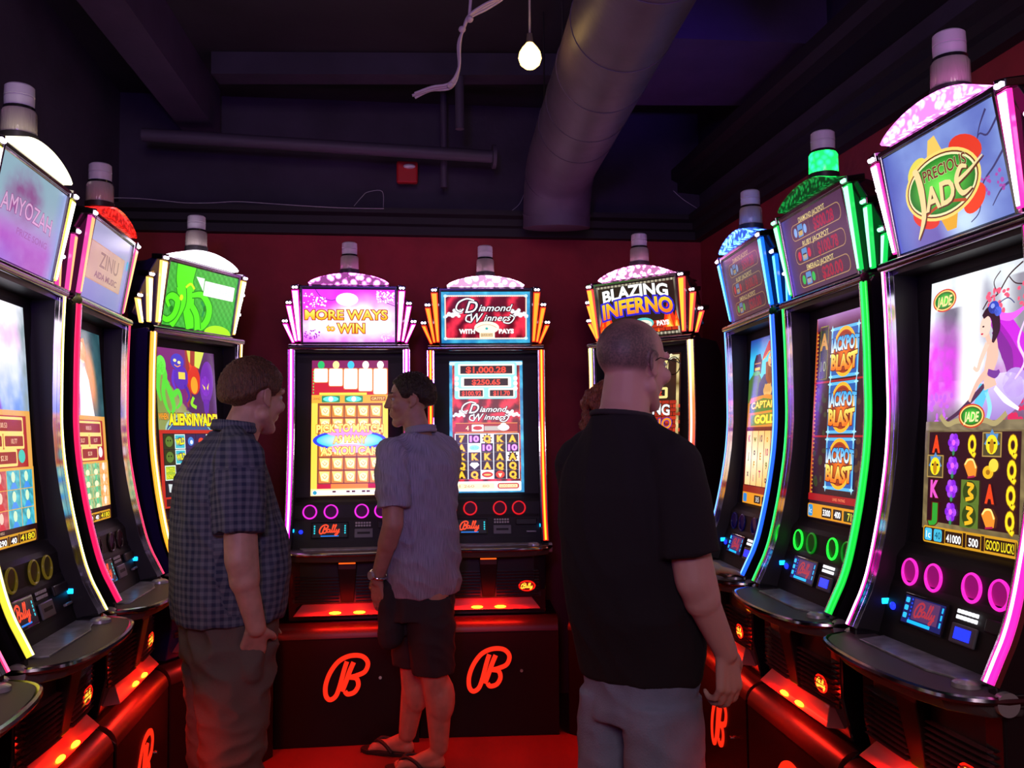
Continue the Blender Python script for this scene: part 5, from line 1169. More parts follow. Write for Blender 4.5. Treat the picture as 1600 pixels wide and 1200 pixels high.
machine(POSE['R1'], 'blue lit slot machine with a bearded sailor picture, farthest of the right hand row', mainp(art_captain2), topp(lambda c: top_jackpots(c, 0.8)), lit('blue', hx('1858ff'), hx('70b0ff'), 1.8, 2.4), lit('blue_fin', hx('1068ff'), hx('60d0ff'), 1.6, 2.4),
        glow('blue_dome', hx('4070ff'), 8, 0.9, 40), ringm('blue', hx('1818b0'), 0.5), 1.25, 0.8, blue_panel=True, rings_lit=(0, 0, 0, 0))
machine(POSE['R2'], 'green lit slot machine with three stacked golden symbols and a lit green beacon', mainp(art_blast), topp(top_jackpots), lit('green', hx('08c838'), hx('30ff70'), 1.6, 1.8), lit('green_fin', hx('10c850'), hx('a0ffd0'), 1.4, 2.2),
        glow('green_dome', hx('18a848'), 0.55, 0.8, 60), ringm('green', hx('18e030'), 2.2), 1.2, 0.9, blue_panel=True, lens=glow('lit_green_beacon', hx('18ff60'), 4.5, 0.6, 40), rings_lit=(1, 0, 1, 0), bulb=glow('green_bulb', hx('80ffb0'), 4))
machine(POSE['R3'], 'pink lit slot machine with a green oval emblem on top, nearest on the right', mainp(art_jade), topp(top_jade), lit('pink', hx('f020a0'), hx('ffb0e8'), 2.0, 5), lit('pink_fin', hx('f82898'), hx('ffe8f8'), 2.0, 6),
        glow('pink_dome', hx('ff78f0'), 6, 0.7, 45), ringm('pink', hx('e020a8'), 1.8, (0.4, 0.01, 0.25)), 1.3, 1.15, blue_panel=True)
YL = lit('yellow', hx('e8d838'), hx('fff8a8'), 1.6, 4)
machine(POSE['L1'], 'slot machine with pale yellow lights and a misty violet top display, at the left edge', mainp(lambda c: art_fairy(c, True)), topp(top_misty), YL, lit('yellow_fin', hx('e8e050'), hx('fffce0'), 1.8, 5),
        glow('cream_dome', hx('fff8d0'), 3.2), ringm('amber', hx('8a7018'), 0.35), 1.3, 1.0, rings_lit=(1, 1, 1, 1))
machine(POSE['L2'], 'slot machine with crimson light strips and a red dome, second along the left wall', mainp(lambda c: art_fairy(c, False)), topp(top_parchment), lit('crimson', hx('e81050'), hx('ff3868'), 1.5, 1.6), lit('peach_fin', hx('e040a0'), hx('ffb070'), 1.3, 1.6),
        glow('red_dome', hx('f82018'), 1.8, 0.7, 60), ringm('crimson', hx('60101c'), 0.15), 1.3, 0.95, rings_lit=(0, 0, 0, 0))
navy = pmat('navy_gloss_cabinet', (0.020, 0.012, 0.085), 0.2, coat=0.4)
machine(POSE['BL'], 'slot machine with amber lights and green tentacles on its top display, in the left corner', mainp(art_alien), topp(top_tentacle), lit('amber', hx('f8a020'), hx('ffe890'), 1.8, 4), lit('amber_fin', hx('ffc060'), hx('fff4d8'), 1.8, 4),
        glow('white_dome', hx('fff0ff'), 5), ringm('gold', hx('a07018'), 0.3), 1.15, 1.15, side=navy)
machine(POSE['L0'], 'slot machine whose dark deck reaches into the bottom left corner', mainp(lambda c: art_fairy(c, True)), topp(top_misty), lit('rose', hx('f02860'), hx('ff6090'), 1.8, 2.4), lit('peach_fin', hx('e040a0'), hx('ffb070')),
        glow('red_dome', hx('f82018'), 1.8), ringm('crimson', hx('60101c'), 0.15), 1.2, 0.9, rings_lit=(0, 0, 0, 0))
SL = {'B1': 'black stand with a red letter B under the magenta machine', 'B2': 'black stand with a red letter B under the orange and red machine', 'B3': 'black corner stand behind the man in the black shirt', 'R1': 'black stand with a red letter B under the blue lit machine',
      'R2': 'black stand under the green lit machine on the right', 'R3': 'black stand under the pink lit machine at the right edge', 'L0': 'black stand under the machine in the bottom left corner', 'L1': 'black stand under the pale yellow lit machine on the left',
      'L2': 'black stand with a red letter B under the crimson lit machine', 'BL': 'black stand under the amber lit machine in the left corner'}
for k_, v_ in SL.items(): stand(POSE[k_], v_)
# ================================================================== people
class Blob(MB):
    def cap(s, a, b, r1, r2, seg=14):
        a = Vector(a); b = Vector(b)
        s.cyl(a, b, r1, r2, seg); s.ball(a, r1, u=seg, v=8); s.ball(b, r2, u=seg, v=8); return s
    def chain(s, pts, rs, seg=14):
        for i in range(len(pts) - 1): s.cap(pts[i], pts[i + 1], rs[i], rs[i + 1], seg)
        return s
    def rings(s, rows, seg=28, ex=2.3):
        """rows of (cx, cy, z, half width, half depth)"""
        R_ = []
        for cx, cy, z, a, b in rows:
            rg = []
            for k in range(seg):
                t = 2 * PI * k / seg; c, q = math.cos(t), math.sin(t)
                rg.append((cx + a * math.copysign(abs(c) ** (2 / ex), c), cy + b * math.copysign(abs(q) ** (2 / ex), q), z))
            R_.append(rg)
        return s.loft(R_)
    def solid(s, name, voxel=0.007, smooth=2, disp=None, uv=None):
        me = MB.mesh(s, name); o = bpy.data.objects.new(name, me); col.objects.link(o)
        m = o.modifiers.new('r', 'REMESH'); m.mode = 'VOXEL'; m.voxel_size = voxel; m.adaptivity = 0.0
        if smooth:
            k = o.modifiers.new('s', 'SMOOTH'); k.factor = 0.5; k.iterations = smooth
        out = bpy.data.meshes.new_from_object(o.evaluated_get(bpy.context.evaluated_depsgraph_get()))
        bpy.data.objects.remove(o); bpy.data.meshes.remove(me); out.name = name
        n = len(out.vertices)
        if disp:
            nrm = [v.normal.copy() for v in out.vertices]
            for v, q in zip(out.vertices, nrm): v.co += q * disp(v.co, q)
            out.update()
        if uv:
            a = out.color_attributes.new('cloth', 'FLOAT_COLOR', 'POINT')
            a.data.foreach_set('color', np.array([(*uv(v.co), 0.0, 1.0) for v in out.vertices], dtype=np.float32).ravel())
        out.shade_smooth(); out.materials.clear(); out.materials.append(None)
        return out
def frame(origin, yaw, pitch=0.0, roll=0.0):
    """yaw clockwise seen from above, pitch lowers the face"""
    return Matrix.Translation(origin) @ Matrix.Rotation(-yaw, 4, 'Z') @ Matrix.Rotation(-pitch, 4, 'X') @ Matrix.Rotation(roll, 4, 'Y')
def add_head(b, M, k=1.0, jaw=1.0, nose=1.0, thin=1.0):
    q = M.to_3x3()
    def P(x, y, z): return M @ Vector((x * k, y * k, z * k))
    def B_(x, y, z, rx, ry, rz, tilt=0.0): b.ball(P(x, y, z), (rx * k, ry * k, rz * k), q @ Matrix.Rotation(tilt, 3, 'X'), 20, 14)
    B_(0, -0.014, 0.034, 0.077, 0.097, 0.086); B_(0, 0.026, -0.022, 0.061 * thin, 0.066, 0.088)
    B_(0, 0.058, -0.098, 0.030 * jaw, 0.026, 0.022)
    for s in (-1, 1):
        b.cap(P(s * 0.054, 0.000, -0.058), P(s * 0.020, 0.058, -0.102), 0.021 * k * jaw, 0.017 * k)
        b.cap(P(s * 0.012, 0.090, 0.030), P(s * 0.046, 0.074, 0.028), 0.010 * k, 0.010 * k, 10)
        B_(s * 0.038, 0.066, -0.024, 0.026, 0.024, 0.024)
        # ear: rim, lobe and inner bowl
        e = Matrix.Rotation(s * 0.30, 3, 'Z')
        b.ball(P(s * 0.080, -0.006, 0.000), (0.007 * k, 0.019 * k, 0.031 * k), q @ e @ Matrix.Rotation(-0.2, 3, 'X'), 14, 10)
        b.ball(P(s * 0.078, 0.002, -0.026), (0.006 * k, 0.010 * k, 0.011 * k), q, 10, 8)
        pts = [P(s * 0.084, 0.004, 0.018), P(s * 0.089, -0.010, 0.030), P(s * 0.091, -0.026, 0.016), P(s * 0.088, -0.022, -0.012), P(s * 0.081, -0.006, -0.030)]
        b.chain(pts, [0.0040 * k] * 5, 8)
    b.cap(P(0, 0.092, 0.022), P(0, 0.104, -0.016), 0.0085 * k, 0.011 * k * nose, 10); b.ball(P(0, 0.106, -0.022), (0.0135 * k * nose, 0.013 * k * nose, 0.012 * k), q, 12, 8)
    for s in (-1, 1): b.ball(P(s * 0.013, 0.102, -0.026), (0.008 * k, 0.010 * k, 0.007 * k), q, 10, 6)
    B_(0, 0.079, -0.055, 0.023, 0.016, 0.008); B_(0, 0.077, -0.066, 0.020, 0.015, 0.008)
def add_hand(b, W, d, n, side, curl=0.5, k=1.0, thumb=0.6, spread=0.06):
    """W wrist, d towards the knuckles, n the way the palm faces, side +1/-1 picks the thumb side"""
    W = Vector(W); d = Vector(d).normalized(); n = Vector(n); n = (n - d * n.dot(d)).normalized(); s = d.cross(n) * side
    off = [0.031, 0.0105, -0.010, -0.030]; L = [0.088, 0.092, 0.087, 0.078]; F = [(0.042, 0.025, 0.020), (0.046, 0.029, 0.021), (0.043, 0.027, 0.021), (0.034, 0.020, 0.018)]
    tips = []
    for i in range(4):
        K_ = W + d * L[i] * k + s * off[i] * k
        b.cap(W + s * off[i] * 0.55 * k + d * 0.008 * k, K_, 0.0150 * k, 0.0115 * k, 12)
        p = K_; a = 0.0; dd = (d + s * spread * (1.5 - i)).normalized()
        for j in range(3):
            a += curl * (0.75 + 0.25 * j) * (1 + 0.12 * i)
            v = dd * math.cos(a) + n * math.sin(a); e = p + v * F[i][j] * k
            b.cap(p, e, (0.0092 - 0.0008 * j) * k, (0.0084 - 0.0009 * j) * k, 10); p = e
        tips.append(p)
    t0 = W + d * 0.020 * k + s * 0.026 * k; t1 = t0 + (d * 0.62 + s * 0.62 + n * 0.35).normalized() * 0.042 * k
    t2 = t1 + (d * 0.85 + s * 0.30 + n * thumb).normalized() * 0.033 * k; t3 = t2 + (d * 0.9 + s * 0.05 + n * (thumb + 0.2)).normalized() * 0.027 * k
    b.chain([t0, t1, t2, t3], [0.016 * k, 0.0125 * k, 0.0105 * k, 0.0085 * k], 12)
    return tips
def hair_cap(name, M, k, mask, thick, noise_amp=0.004, nsc=30, seed=0, centre=(0, -0.016, 0.022), rad=(0.078, 0.098, 0.098)):
    U, V = 110, 70; vs = []
    for i in range(V + 1):
        th = PI * i / V
        for j in range(U):
            a = 2 * PI * j / U; d = Vector((math.sin(th) * math.sin(a), math.sin(th) * math.cos(a), math.cos(th)))
            m = mask(d); nz = noise.noise(Vector((d.x * nsc * 0.35 + seed, d.y * nsc * 0.35, d.z * nsc))) * noise_amp
            r = (thick + nz) * m - 0.016 * (1 - m)
            p = Vector((centre[0] + d.x * (rad[0] + r), centre[1] + d.y * (rad[1] + r), centre[2] + d.z * (rad[2] + r)))
            vs.append(M @ (p * k))
    fs = [(i * U + j, i * U + (j + 1) % U, (i + 1) * U + (j + 1) % U, (i + 1) * U + j) for i in range(V) for j in range(U)]
    return MB().add(vs, fs).mesh(name, True)
def sstep(a, b, x):
    t = min(1, max(0, (x - a) / (b - a))); return t * t * (3 - 2 * t)
def folds(amp, sx, sz, seed=0, sharp=0.5, slant=0.3):
    def f(p, n):
        q = Vector((p.x * sx + p.z * slant * sx, p.y * sx, p.z * sz + seed))
        a = noise.noise(q); b_ = 1 - abs(noise.noise(q * 1.9 + Vector((5, 2, 1)))) * 2
        return amp * (a * (1 - sharp) + (b_ - 0.5) * sharp)
    return f
skin_a = pmat('fair_skin', (0.48, 0.27, 0.20), 0.5, bump=0.05, bscale=220, vary=0.12, vscale=25)
skin_b = pmat('tanned_skin', (0.40, 0.21, 0.145), 0.5, bump=0.05, bscale=220, vary=0.12, vscale=25)
skin_c = pmat('pinkish_skin', (0.52, 0.28, 0.23), 0.5, bump=0.05, bscale=220, vary=0.12, vscale=25)
skin_stubble = pmat('skin_with_cropped_hair', (0.52, 0.28, 0.23), 0.55, bump=0.05, bscale=220)
def _stub():
    nt = skin_stubble.node_tree; b = nt.nodes['Principled BSDF']; a = nt.nodes.new('ShaderNodeVertexColor'); a.layer_name = 'cloth'; sp = nt.nodes.new('ShaderNodeSeparateXYZ'); nt.links.new(a.outputs[0], sp.inputs[0])
    tc = nt.nodes.new('ShaderNodeTexCoord'); n = nt.nodes.new('ShaderNodeTexNoise'); n.inputs['Scale'].default_value = 180; n.inputs['Detail'].default_value = 5; nt.links.new(tc.outputs['Object'], n.inputs[0])
    n2 = nt.nodes.new('ShaderNodeTexNoise'); n2.inputs['Scale'].default_value = 14; nt.links.new(tc.outputs['Object'], n2.inputs[0])
    ad = nt.nodes.new('ShaderNodeMath'); ad.operation = 'ADD'; nt.links.new(n.outputs[0], ad.inputs[0]); nt.links.new(n2.outputs[0], ad.inputs[1])
    mr = nt.nodes.new('ShaderNodeMapRange'); mr.inputs[1].default_value = 0.6; mr.inputs[2].default_value = 1.2; mr.inputs[3].default_value = 0.55; mr.inputs[4].default_value = 1.0; nt.links.new(ad.outputs[0], mr.inputs[0])
    mu = nt.nodes.new('ShaderNodeMath'); mu.operation = 'MULTIPLY'; nt.links.new(mr.outputs[0], mu.inputs[0]); nt.links.new(sp.outputs[0], mu.inputs[1])
    mx = nt.nodes.new('ShaderNodeMix'); mx.data_type = 'RGBA'; nt.links.new(mu.outputs[0], mx.inputs[0]); mx.inputs[6].default_value = (0.52, 0.28, 0.23, 1); mx.inputs[7].default_value = (0.10, 0.068, 0.060, 1)
    nt.links.new(mx.outputs[2], b.inputs['Base Color'])
_stub()
eye_white = pmat('eye_white', (0.42, 0.38, 0.36), 0.35)
def hair_mat(name, c, c2):
    m = pmat(name, c, 0.55, bump=0.8, bscale=55, stretch=(3.0, 3.0, 0.6), vary=0.0)
    nt = m.node_tree; b = nt.nodes['Principled BSDF']; tc = nt.nodes.new('ShaderNodeTexCoord'); mp = nt.nodes.new('ShaderNodeMapping'); mp.inputs['Scale'].default_value = (4, 4, 0.7)
    n = nt.nodes.new('ShaderNodeTexNoise'); n.inputs['Scale'].default_value = 60; n.inputs['Detail'].default_value = 6; r_ = nt.nodes.new('ShaderNodeValToRGB')
    r_.color_ramp.elements[0].color = (*c, 1); r_.color_ramp.elements[1].color = (*c2, 1); r_.color_ramp.elements[0].position = 0.35; r_.color_ramp.elements[1].position = 0.65
    nt.links.new(tc.outputs['Object'], mp.inputs[0]); nt.links.new(mp.outputs[0], n.inputs[0]); nt.links.new(n.outputs[0], r_.inputs[0]); nt.links.new(r_.outputs[0], b.inputs['Base Color'])
    return m
def cloth_mat(name, kind):
    m = pmat(name, (0.1, 0.1, 0.1), 0.85, bump=0.12, bscale=160, spec=0.2); nt = m.node_tree; b = nt.nodes['Principled BSDF']
    a = nt.nodes.new('ShaderNodeVertexColor'); a.layer_name = 'cloth'; sp = nt.nodes.new('ShaderNodeSeparateXYZ'); nt.links.new(a.outputs[0], sp.inputs[0])
    def wave(i, period, lo, hi, ph=0.0):
        mu = nt.nodes.new('ShaderNodeMath'); mu.operation = 'MULTIPLY_ADD'; mu.inputs[1].default_value = 2 * PI / period; mu.inputs[2].default_value = ph; nt.links.new(sp.outputs[i], mu.inputs[0])
        s_ = nt.nodes.new('ShaderNodeMath'); s_.operation = 'SINE'; nt.links.new(mu.outputs[0], s_.inputs[0])
        mr = nt.nodes.new('ShaderNodeMapRange'); mr.interpolation_type = 'SMOOTHSTEP'; mr.inputs[1].default_value = -0.45; mr.inputs[2].default_value = 0.45; mr.inputs[3].default_value = lo; mr.inputs[4].default_value = hi
        nt.links.new(s_.outputs[0], mr.inputs[0]); return mr.outputs[0]
    def mth(op, x, y):
        n = nt.nodes.new('ShaderNodeMath'); n.operation = op
        for i, q in enumerate((x, y)):
            if isinstance(q, (int, float)): n.inputs[i].default_value = q
            else: nt.links.new(q, n.inputs[i])
        return n.outputs[0]
    r_ = nt.nodes.new('ShaderNodeValToRGB')
    if kind == 'check':
        v = mth('ADD', wave(0, 0.0235, 0, 0.42), wave(1, 0.0235, 0, 0.42)); v = mth('ADD', v, wave(0, 0.094, 0, 0.14, 1.0))
        r_.color_ramp.elements[0].color = (0.028, 0.036, 0.070, 1); r_.color_ramp.elements[1].color = (0.135, 0.145, 0.175, 1)
    else:
        n = nt.nodes.new('ShaderNodeTexNoise'); n.inputs['Scale'].default_value = 1.0; n.inputs['Detail'].default_value = 2
        mp = nt.nodes.new('ShaderNodeMapping'); mp.inputs['Scale'].default_value = (420, 14, 1); nt.links.new(a.outputs[0], mp.inputs[0]); nt.links.new(mp.outputs[0], n.inputs[0])
        v = n.outputs[0]; r_.color_ramp.elements[0].position = 0.35; r_.color_ramp.elements[1].position = 0.65
        r_.color_ramp.elements[0].color = (0.20, 0.20, 0.25, 1); r_.color_ramp.elements[1].color = (0.36, 0.35, 0.42, 1)
    nt.links.new(v, r_.inputs[0]); nt.links.new(r_.outputs[0], b.inputs['Base Color']); return m
def cloth_uv(arms, cx=0.0, cy=0.0, R0=0.19):
    def f(p):
        for A, B in arms:
            A = Vector(A); B = Vector(B); d = (B - A).normalized(); t = (p - A).dot(d); q = p - A - d * t
            if t > 0.035 and q.length < 0.095 and abs(p.x) > 0.165:
                u = d.orthogonal().normalized(); w_ = d.cross(u); return (math.atan2(q.dot(w_), q.dot(u)) * 0.075 + 2, t)
        return (math.atan2(p.x - cx, -(p.y - cy)) * R0, p.z)
    return f
def put(name, me, mat, parent): return link(name, me, mat, parent)
def strip_band(P0, P1, w_, t_, n=6):
    return MB()

iris_mat = pmat('dark_iris', (0.03, 0.018, 0.012), 0.15)
def eyes(root, M, k, brow):
    q = M.to_3x3()
    for s_ in (-1, 1):
        e = put('eye', MB().ball(M @ Vector((s_ * 0.031 * k, 0.0745 * k, 0.008)), 0.0100 * k, u=14, v=10).mesh('eye', True), eye_white, root)
        put('iris', MB().ball(M @ Vector((s_ * 0.031 * k, 0.0812 * k, 0.008)), (0.0054 * k, 0.0042 * k, 0.0054 * k), q, 12, 8).mesh('iris', True), iris_mat, e)
        if brow:
            b = Blob(); pts = [M @ (Vector((s_ * x, y, z)) * k) for x, y, z in ((0.014, 0.0930, 0.034), (0.030, 0.0895, 0.039), (0.045, 0.0775, 0.035))]
            b.tube(smooth_path(pts, 4), 0.0036 * k, 8); put('eyebrow', b.mesh('eyebrow', True), brow, root)
def shoes(root, feet, mat, sole):
    """feet: list of (heel xy, toe xy)"""
    for (hx_, hy), (tx, ty) in feet:
        d = Vector((tx - hx_, ty - hy, 0)); L = d.length; d.normalize(); q = Vector((-d.y, d.x, 0)); h = Vector((hx_, hy, 0))
        b = Blob()
        for t, w_, z in ((0.05, 0.036, 0.06), (0.25, 0.04, 0.055), (0.5, 0.044, 0.045), (0.75, 0.048, 0.036), (0.93, 0.034, 0.028)):
            b.ball(h + d * L * t + Vector((0, 0, z * 0.8 + 0.012)), (0.045, w_, z * 0.8), Matrix.Rotation(math.atan2(d.y, d.x), 3, 'Z'), 16, 10)
        put('shoe', b.solid('shoe', 0.006, 3), mat, root)

# ------------------------------------------------------------ the man in the checked shirt (left)
def man_checked():
    root = empty('person', (-0.985, 3.05, 0), -R(60)); tag(root, 'person in a dark blue checked shirt and brown trousers, hand in pocket, seen from behind', 'person')
    hc = Vector((-0.02, 0.105, 1.675)); M = frame(hc, R(-20), R(6)); k = 1.05
    sR, eR, wR = Vector((0.205, 0.0, 1.46)), Vector((0.262, -0.010, 1.150)), Vector((0.236, 0.050, 0.930))
    sL, eL, wL = Vector((-0.20, 0.02, 1.46)), Vector((-0.26, 0.03, 1.15)), Vector((-0.22, 0.16, 0.95))
    b = Blob(); add_head(b, M, k, jaw=1.15)
    b.cap(hc + Vector((0, -0.02, -0.05)), (0, 0.03, 1.50), 0.060, 0.068)
    b.rings([(0, 0, 1.0, 0.14, 0.10), (0, 0, 1.2, 0.15, 0.11), (0, 0, 1.40, 0.17, 0.10), (0, 0, 1.50, 0.08, 0.06)])
    b.chain([sR, eR, wR], [0.055, 0.047, 0.032]); b.cap(sR + (eR - sR) * 0.5, eR + (wR - eR) * 0.3, 0.052, 0.049)
    b.chain([sL, eL, wL], [0.055, 0.045, 0.03])
    add_hand(b, wR, (-0.52, 0.02, -0.85), (-1, 0.15, 0), 1, 0.25, 1.05); add_hand(b, wL, (0, 0.3, -0.95), (1, 0, 0), -1, 0.4, 1.0)
    put('body', b.solid('body', 0.006, 3), skin_a, root)
    # shirt
    s = Blob()
    s.rings([(0, 0.015, 0.925, 0.205, 0.175), (0, 0.02, 1.0, 0.215, 0.190), (0, 0.022, 1.10, 0.215, 0.195), (0, 0.015, 1.20, 0.212, 0.185), (0, 0.0, 1.30, 0.210, 0.168), (0, -0.012, 1.40, 0.205, 0.148), (0, -0.006, 1.47, 0.175, 0.118), (0, 0.012, 1.525, 0.115, 0.085), (0, 0.025, 1.555, 0.080, 0.072)])
    for a_, e_ in ((sR, eR), (sL, eL)):
        d = (e_ - a_).normalized(); s.cap(a_, a_ + d * 0.10, 0.084, 0.082); s.cyl(a_ + d * 0.02, a_ + d * 0.235, 0.082, 0.080, 24)
    s.cap((0.07, 0.01, 1.535), (0.19, 0.0, 1.475), 0.045, 0.062); s.cap((-0.07, 0.01, 1.535), (-0.19, 0.0, 1.475), 0.045, 0.062)
    put('shirt', s.solid('shirt', 0.0065, 3, folds(0.014, 7, 4.0, 3, 0.6), cloth_uv([(sR, eR), (sL, eL)])), cloth_mat('checked_cotton', 'check'), root)
    c = Blob(); pts = [Vector((0.078 * math.sin(a), 0.03 + 0.068 * -math.cos(a), 1.565 + 0.008 * math.cos(a))) for a in [R(t) for t in range(-140, 141, 20)]]
    c.chain(pts, [0.013] * len(pts), 8); c.chain([p + Vector((0, 0, 0.018)) for p in pts], [0.009] * len(pts), 8)
    put('collar', c.solid('collar', 0.004, 2, None, cloth_uv([])), cloth_mat('checked_cotton_collar', 'check'), root)
    # trousers
    t = Blob(); t.rings([(0, 0.015, 0.80, 0.185, 0.150), (0, 0.02, 0.90, 0.188, 0.155), (0, 0.02, 0.965, 0.185, 0.155)])
    for sx in (-1, 1):
        t.rings([(sx * 0.105, 0.0, 0.03, 0.085, 0.095), (sx * 0.103, 0.0, 0.30, 0.088, 0.098), (sx * 0.10, 0.01, 0.52, 0.092, 0.105), (sx * 0.096, 0.015, 0.70, 0.100, 0.125), (sx * 0.092, 0.018, 0.86, 0.098, 0.140)])
    t.cap((0.160, 0.05, 0.88), (0.160, 0.05, 0.78), 0.040, 0.050)
    put('trousers', t.solid('trousers', 0.007, 3, folds(0.018, 5, 7.0, 8, 0.7, 0.5)), pmat('brown_grey_cotton', (0.115, 0.085, 0.070), 0.85, bump=0.15, bscale=120, spec=0.2), root)
    shoes(root, [((0.10, -0.06), (0.12, 0.20)), ((-0.10, -0.06), (-0.12, 0.20))], pmat('dark_shoe', (0.03, 0.025, 0.02), 0.5), None)
    # hair
    def mask(d):
        # short hair: hairline across the forehead, around the ears and down to the nape
        front = sstep(0.05, -0.12, d.y - 0.55 - 0.55 * max(0, d.z)) if d.z < 0.75 else 1
        side = sstep(-0.46, 0.02, d.z + 0.42 * max(0, -d.y) - 0.18 * max(0, d.y)) ; ear = 1 - sstep(0.3, 0.12, math.hypot((d.y + 0.02) * 1.0, (d.z + 0.28)) - 0.05) * (1 if abs(d.x) > 0.6 else 0)
        return max(0, min(front, side, ear))
    put('hair', hair_cap('hair', M, k, mask, 0.017, 0.005, 30, 4), hair_mat('auburn_brown_hair', (0.040, 0.016, 0.009), (0.14, 0.056, 0.028)), root)
    eyes(root, M, k, MATS['auburn_brown_hair'])
man_checked()

# ------------------------------------------------------------ the man in the pale shirt and shorts (middle)
def man_shorts():
    root = empty('person', (-0.424, 4.17, 0), R(50)); tag(root, 'person in a pale lavender short sleeved shirt, dark shorts and sandals, facing left', 'person')
    # his own frame is turned 50 degrees to the left; feet point further left
    hc = Vector((-0.010, 0.075, 1.702)); M = frame(hc, R(-52), R(2)); k = 1.03
    sL, eL, wL = Vector((-0.190, 0.0, 1.455)), Vector((-0.225, -0.045, 1.145)), Vector((-0.205, 0.085, 0.885))
    sR, eR, wR = Vector((0.172, 0.01, 1.455)), Vector((0.175, 0.09, 1.17)), Vector((0.155, 0.14, 0.93))
    b = Blob(); add_head(b, M, k, jaw=1.05)
    b.cap(hc + Vector((0, -0.02, -0.05)), (0, 0.01, 1.50), 0.056, 0.064)
    b.rings([(0, 0, 0.95, 0.13, 0.09), (0, 0, 1.2, 0.13, 0.09), (0, 0, 1.40, 0.16, 0.09), (0, 0, 1.50, 0.07, 0.06)])
    b.chain([sL, eL, wL], [0.052, 0.046, 0.030]); b.cap(sL + (eL - sL) * 0.45, eL, 0.053, 0.047); b.cap(eL, eL + (wL - eL) * 0.35, 0.047, 0.045)
    b.chain([sR, eR, wR], [0.052, 0.045, 0.030])
    add_hand(b, wL, (0.20, 0.10, -0.97), (1, 0.1, 0), -1, 0.30, 1.05); add_hand(b, wR, (-0.3, 0.2, -0.95), (-1, 0, 0), 1, 0.3)
    # legs: weight on the near (left) leg, the far one a step ahead; convert world feet to his frame
    Mi = root.matrix_basis.inverted() if False else (Matrix.Translation((-0.424, 4.17, 0)) @ Matrix.Rotation(R(50), 4, 'Z')).inverted()
    W2 = lambda x, y, z: Mi @ Vector((x, y, z))
    near = [W2(-0.385, 4.12, 0.80), W2(-0.375, 4.13, 0.47), W2(-0.352, 4.15, 0.33), W2(-0.352, 4.17, 0.11)]
    far = [W2(-0.455, 4.24, 0.80), W2(-0.485, 4.29, 0.47), W2(-0.480, 4.32, 0.34), W2(-0.520, 4.36, 0.11)]
    for leg in (near, far):
        b.chain(leg, [0.085, 0.064, 0.064, 0.043]); kn = leg[1]
        calf = leg[1] * 0.35 + leg[3] * 0.65
        back = W2(-0.424 + 0.03, 4.17, 0) - W2(-0.424, 4.17, 0)
        b.ball(leg[1] * 0.62 + leg[3] * 0.38 + back * 0.8, (0.068, 0.068, 0.12)); b.ball(leg[1], (0.066, 0.066, 0.06))
    feet = [((-0.335, 4.165), (-0.590, 4.185)), ((-0.500, 4.365), (-0.745, 4.44))]
    for (h, t) in feet:
        H_ = W2(h[0], h[1], 0.042); T_ = W2(t[0], t[1], 0.034); d = (T_ - H_).normalized(); q = Vector((-d.y, d.x, 0))
        b.ball(H_ + d * 0.03, (0.036, 0.036, 0.030)); b.cap(H_ + d * 0.035 + Vector((0, 0, 0.035)), H_ + d * 0.13, 0.036, 0.030); b.cap(H_ + d * 0.02, H_ + d * 0.17, 0.032, 0.028); b.cap(H_ + d * 0.12 + q * 0.015, H_ + d * 0.19 + q * 0.02 , 0.026, 0.018); b.cap(H_ + d * 0.12 - q * 0.015, H_ + d * 0.19 - q * 0.02 , 0.026, 0.018)
        for j in range(5):
            o_ = (j - 2) * 0.0165; b.cap(H_ + d * 0.175 + q * o_ - Vector((0, 0, 0.006)), H_ + d * (0.226 - abs(j - 1) * 0.006) + q * o_ * 1.1 - Vector((0, 0, 0.012)), 0.010, 0.0085 + (0.003 if j == 0 else 0), 8)
    put('body', b.solid('body', 0.006, 3), skin_b, root)
    s = Blob()
    s.rings([(0.01, 0.0, 0.800, 0.178, 0.140), (0.01, 0.0, 0.88, 0.190, 0.146), (0.006, 0.0, 1.0, 0.190, 0.142), (0, 0, 1.10, 0.186, 0.136), (0, 0, 1.20, 0.183, 0.128), (0, -0.003, 1.30, 0.190, 0.126), (0, -0.008, 1.40, 0.192, 0.118), (0, -0.003, 1.46, 0.170, 0.100), (0, 0.003, 1.51, 0.105, 0.076), (0, 0.006, 1.545, 0.070, 0.066)])
    for a_, e_ in ((sR, eR), (sL, eL)):
        d = (e_ - a_).normalized(); s.cap(a_, a_ + d * 0.09, 0.074, 0.076); s.cyl(a_ + d * 0.02, a_ + d * 0.245, 0.076, 0.078, 24)
    s.cap((0.06, 0.0, 1.52), (0.185, 0.0, 1.465), 0.040, 0.055); s.cap((-0.06, 0.0, 1.52), (-0.185, 0.0, 1.465), 0.040, 0.055)
    put('shirt', s.solid('shirt', 0.0065, 3, folds(0.017, 6, 4.5, 13, 0.65, 0.6), cloth_uv([(sR, eR), (sL, eL)])), cloth_mat('pale_chambray', 'stripe'), root)
    c = Blob(); pts = [Vector((0.068 * math.sin(a), 0.008 - 0.062 * math.cos(a), 1.555 + 0.010 * math.cos(a))) for a in [R(t) for t in range(-140, 141, 20)]]
    c.chain(pts, [0.012] * len(pts), 8); c.chain([p + Vector((0, 0, 0.018)) for p in pts], [0.008] * len(pts), 8)
    put('collar', c.solid('collar', 0.004, 2, None, cloth_uv([])), MATS['pale_chambray'], root)
    t = Blob(); t.rings([(0, 0.01, 0.70, 0.170, 0.130), (0, 0.0, 0.80, 0.158, 0.120), (0, 0.0, 0.90, 0.140, 0.100)])
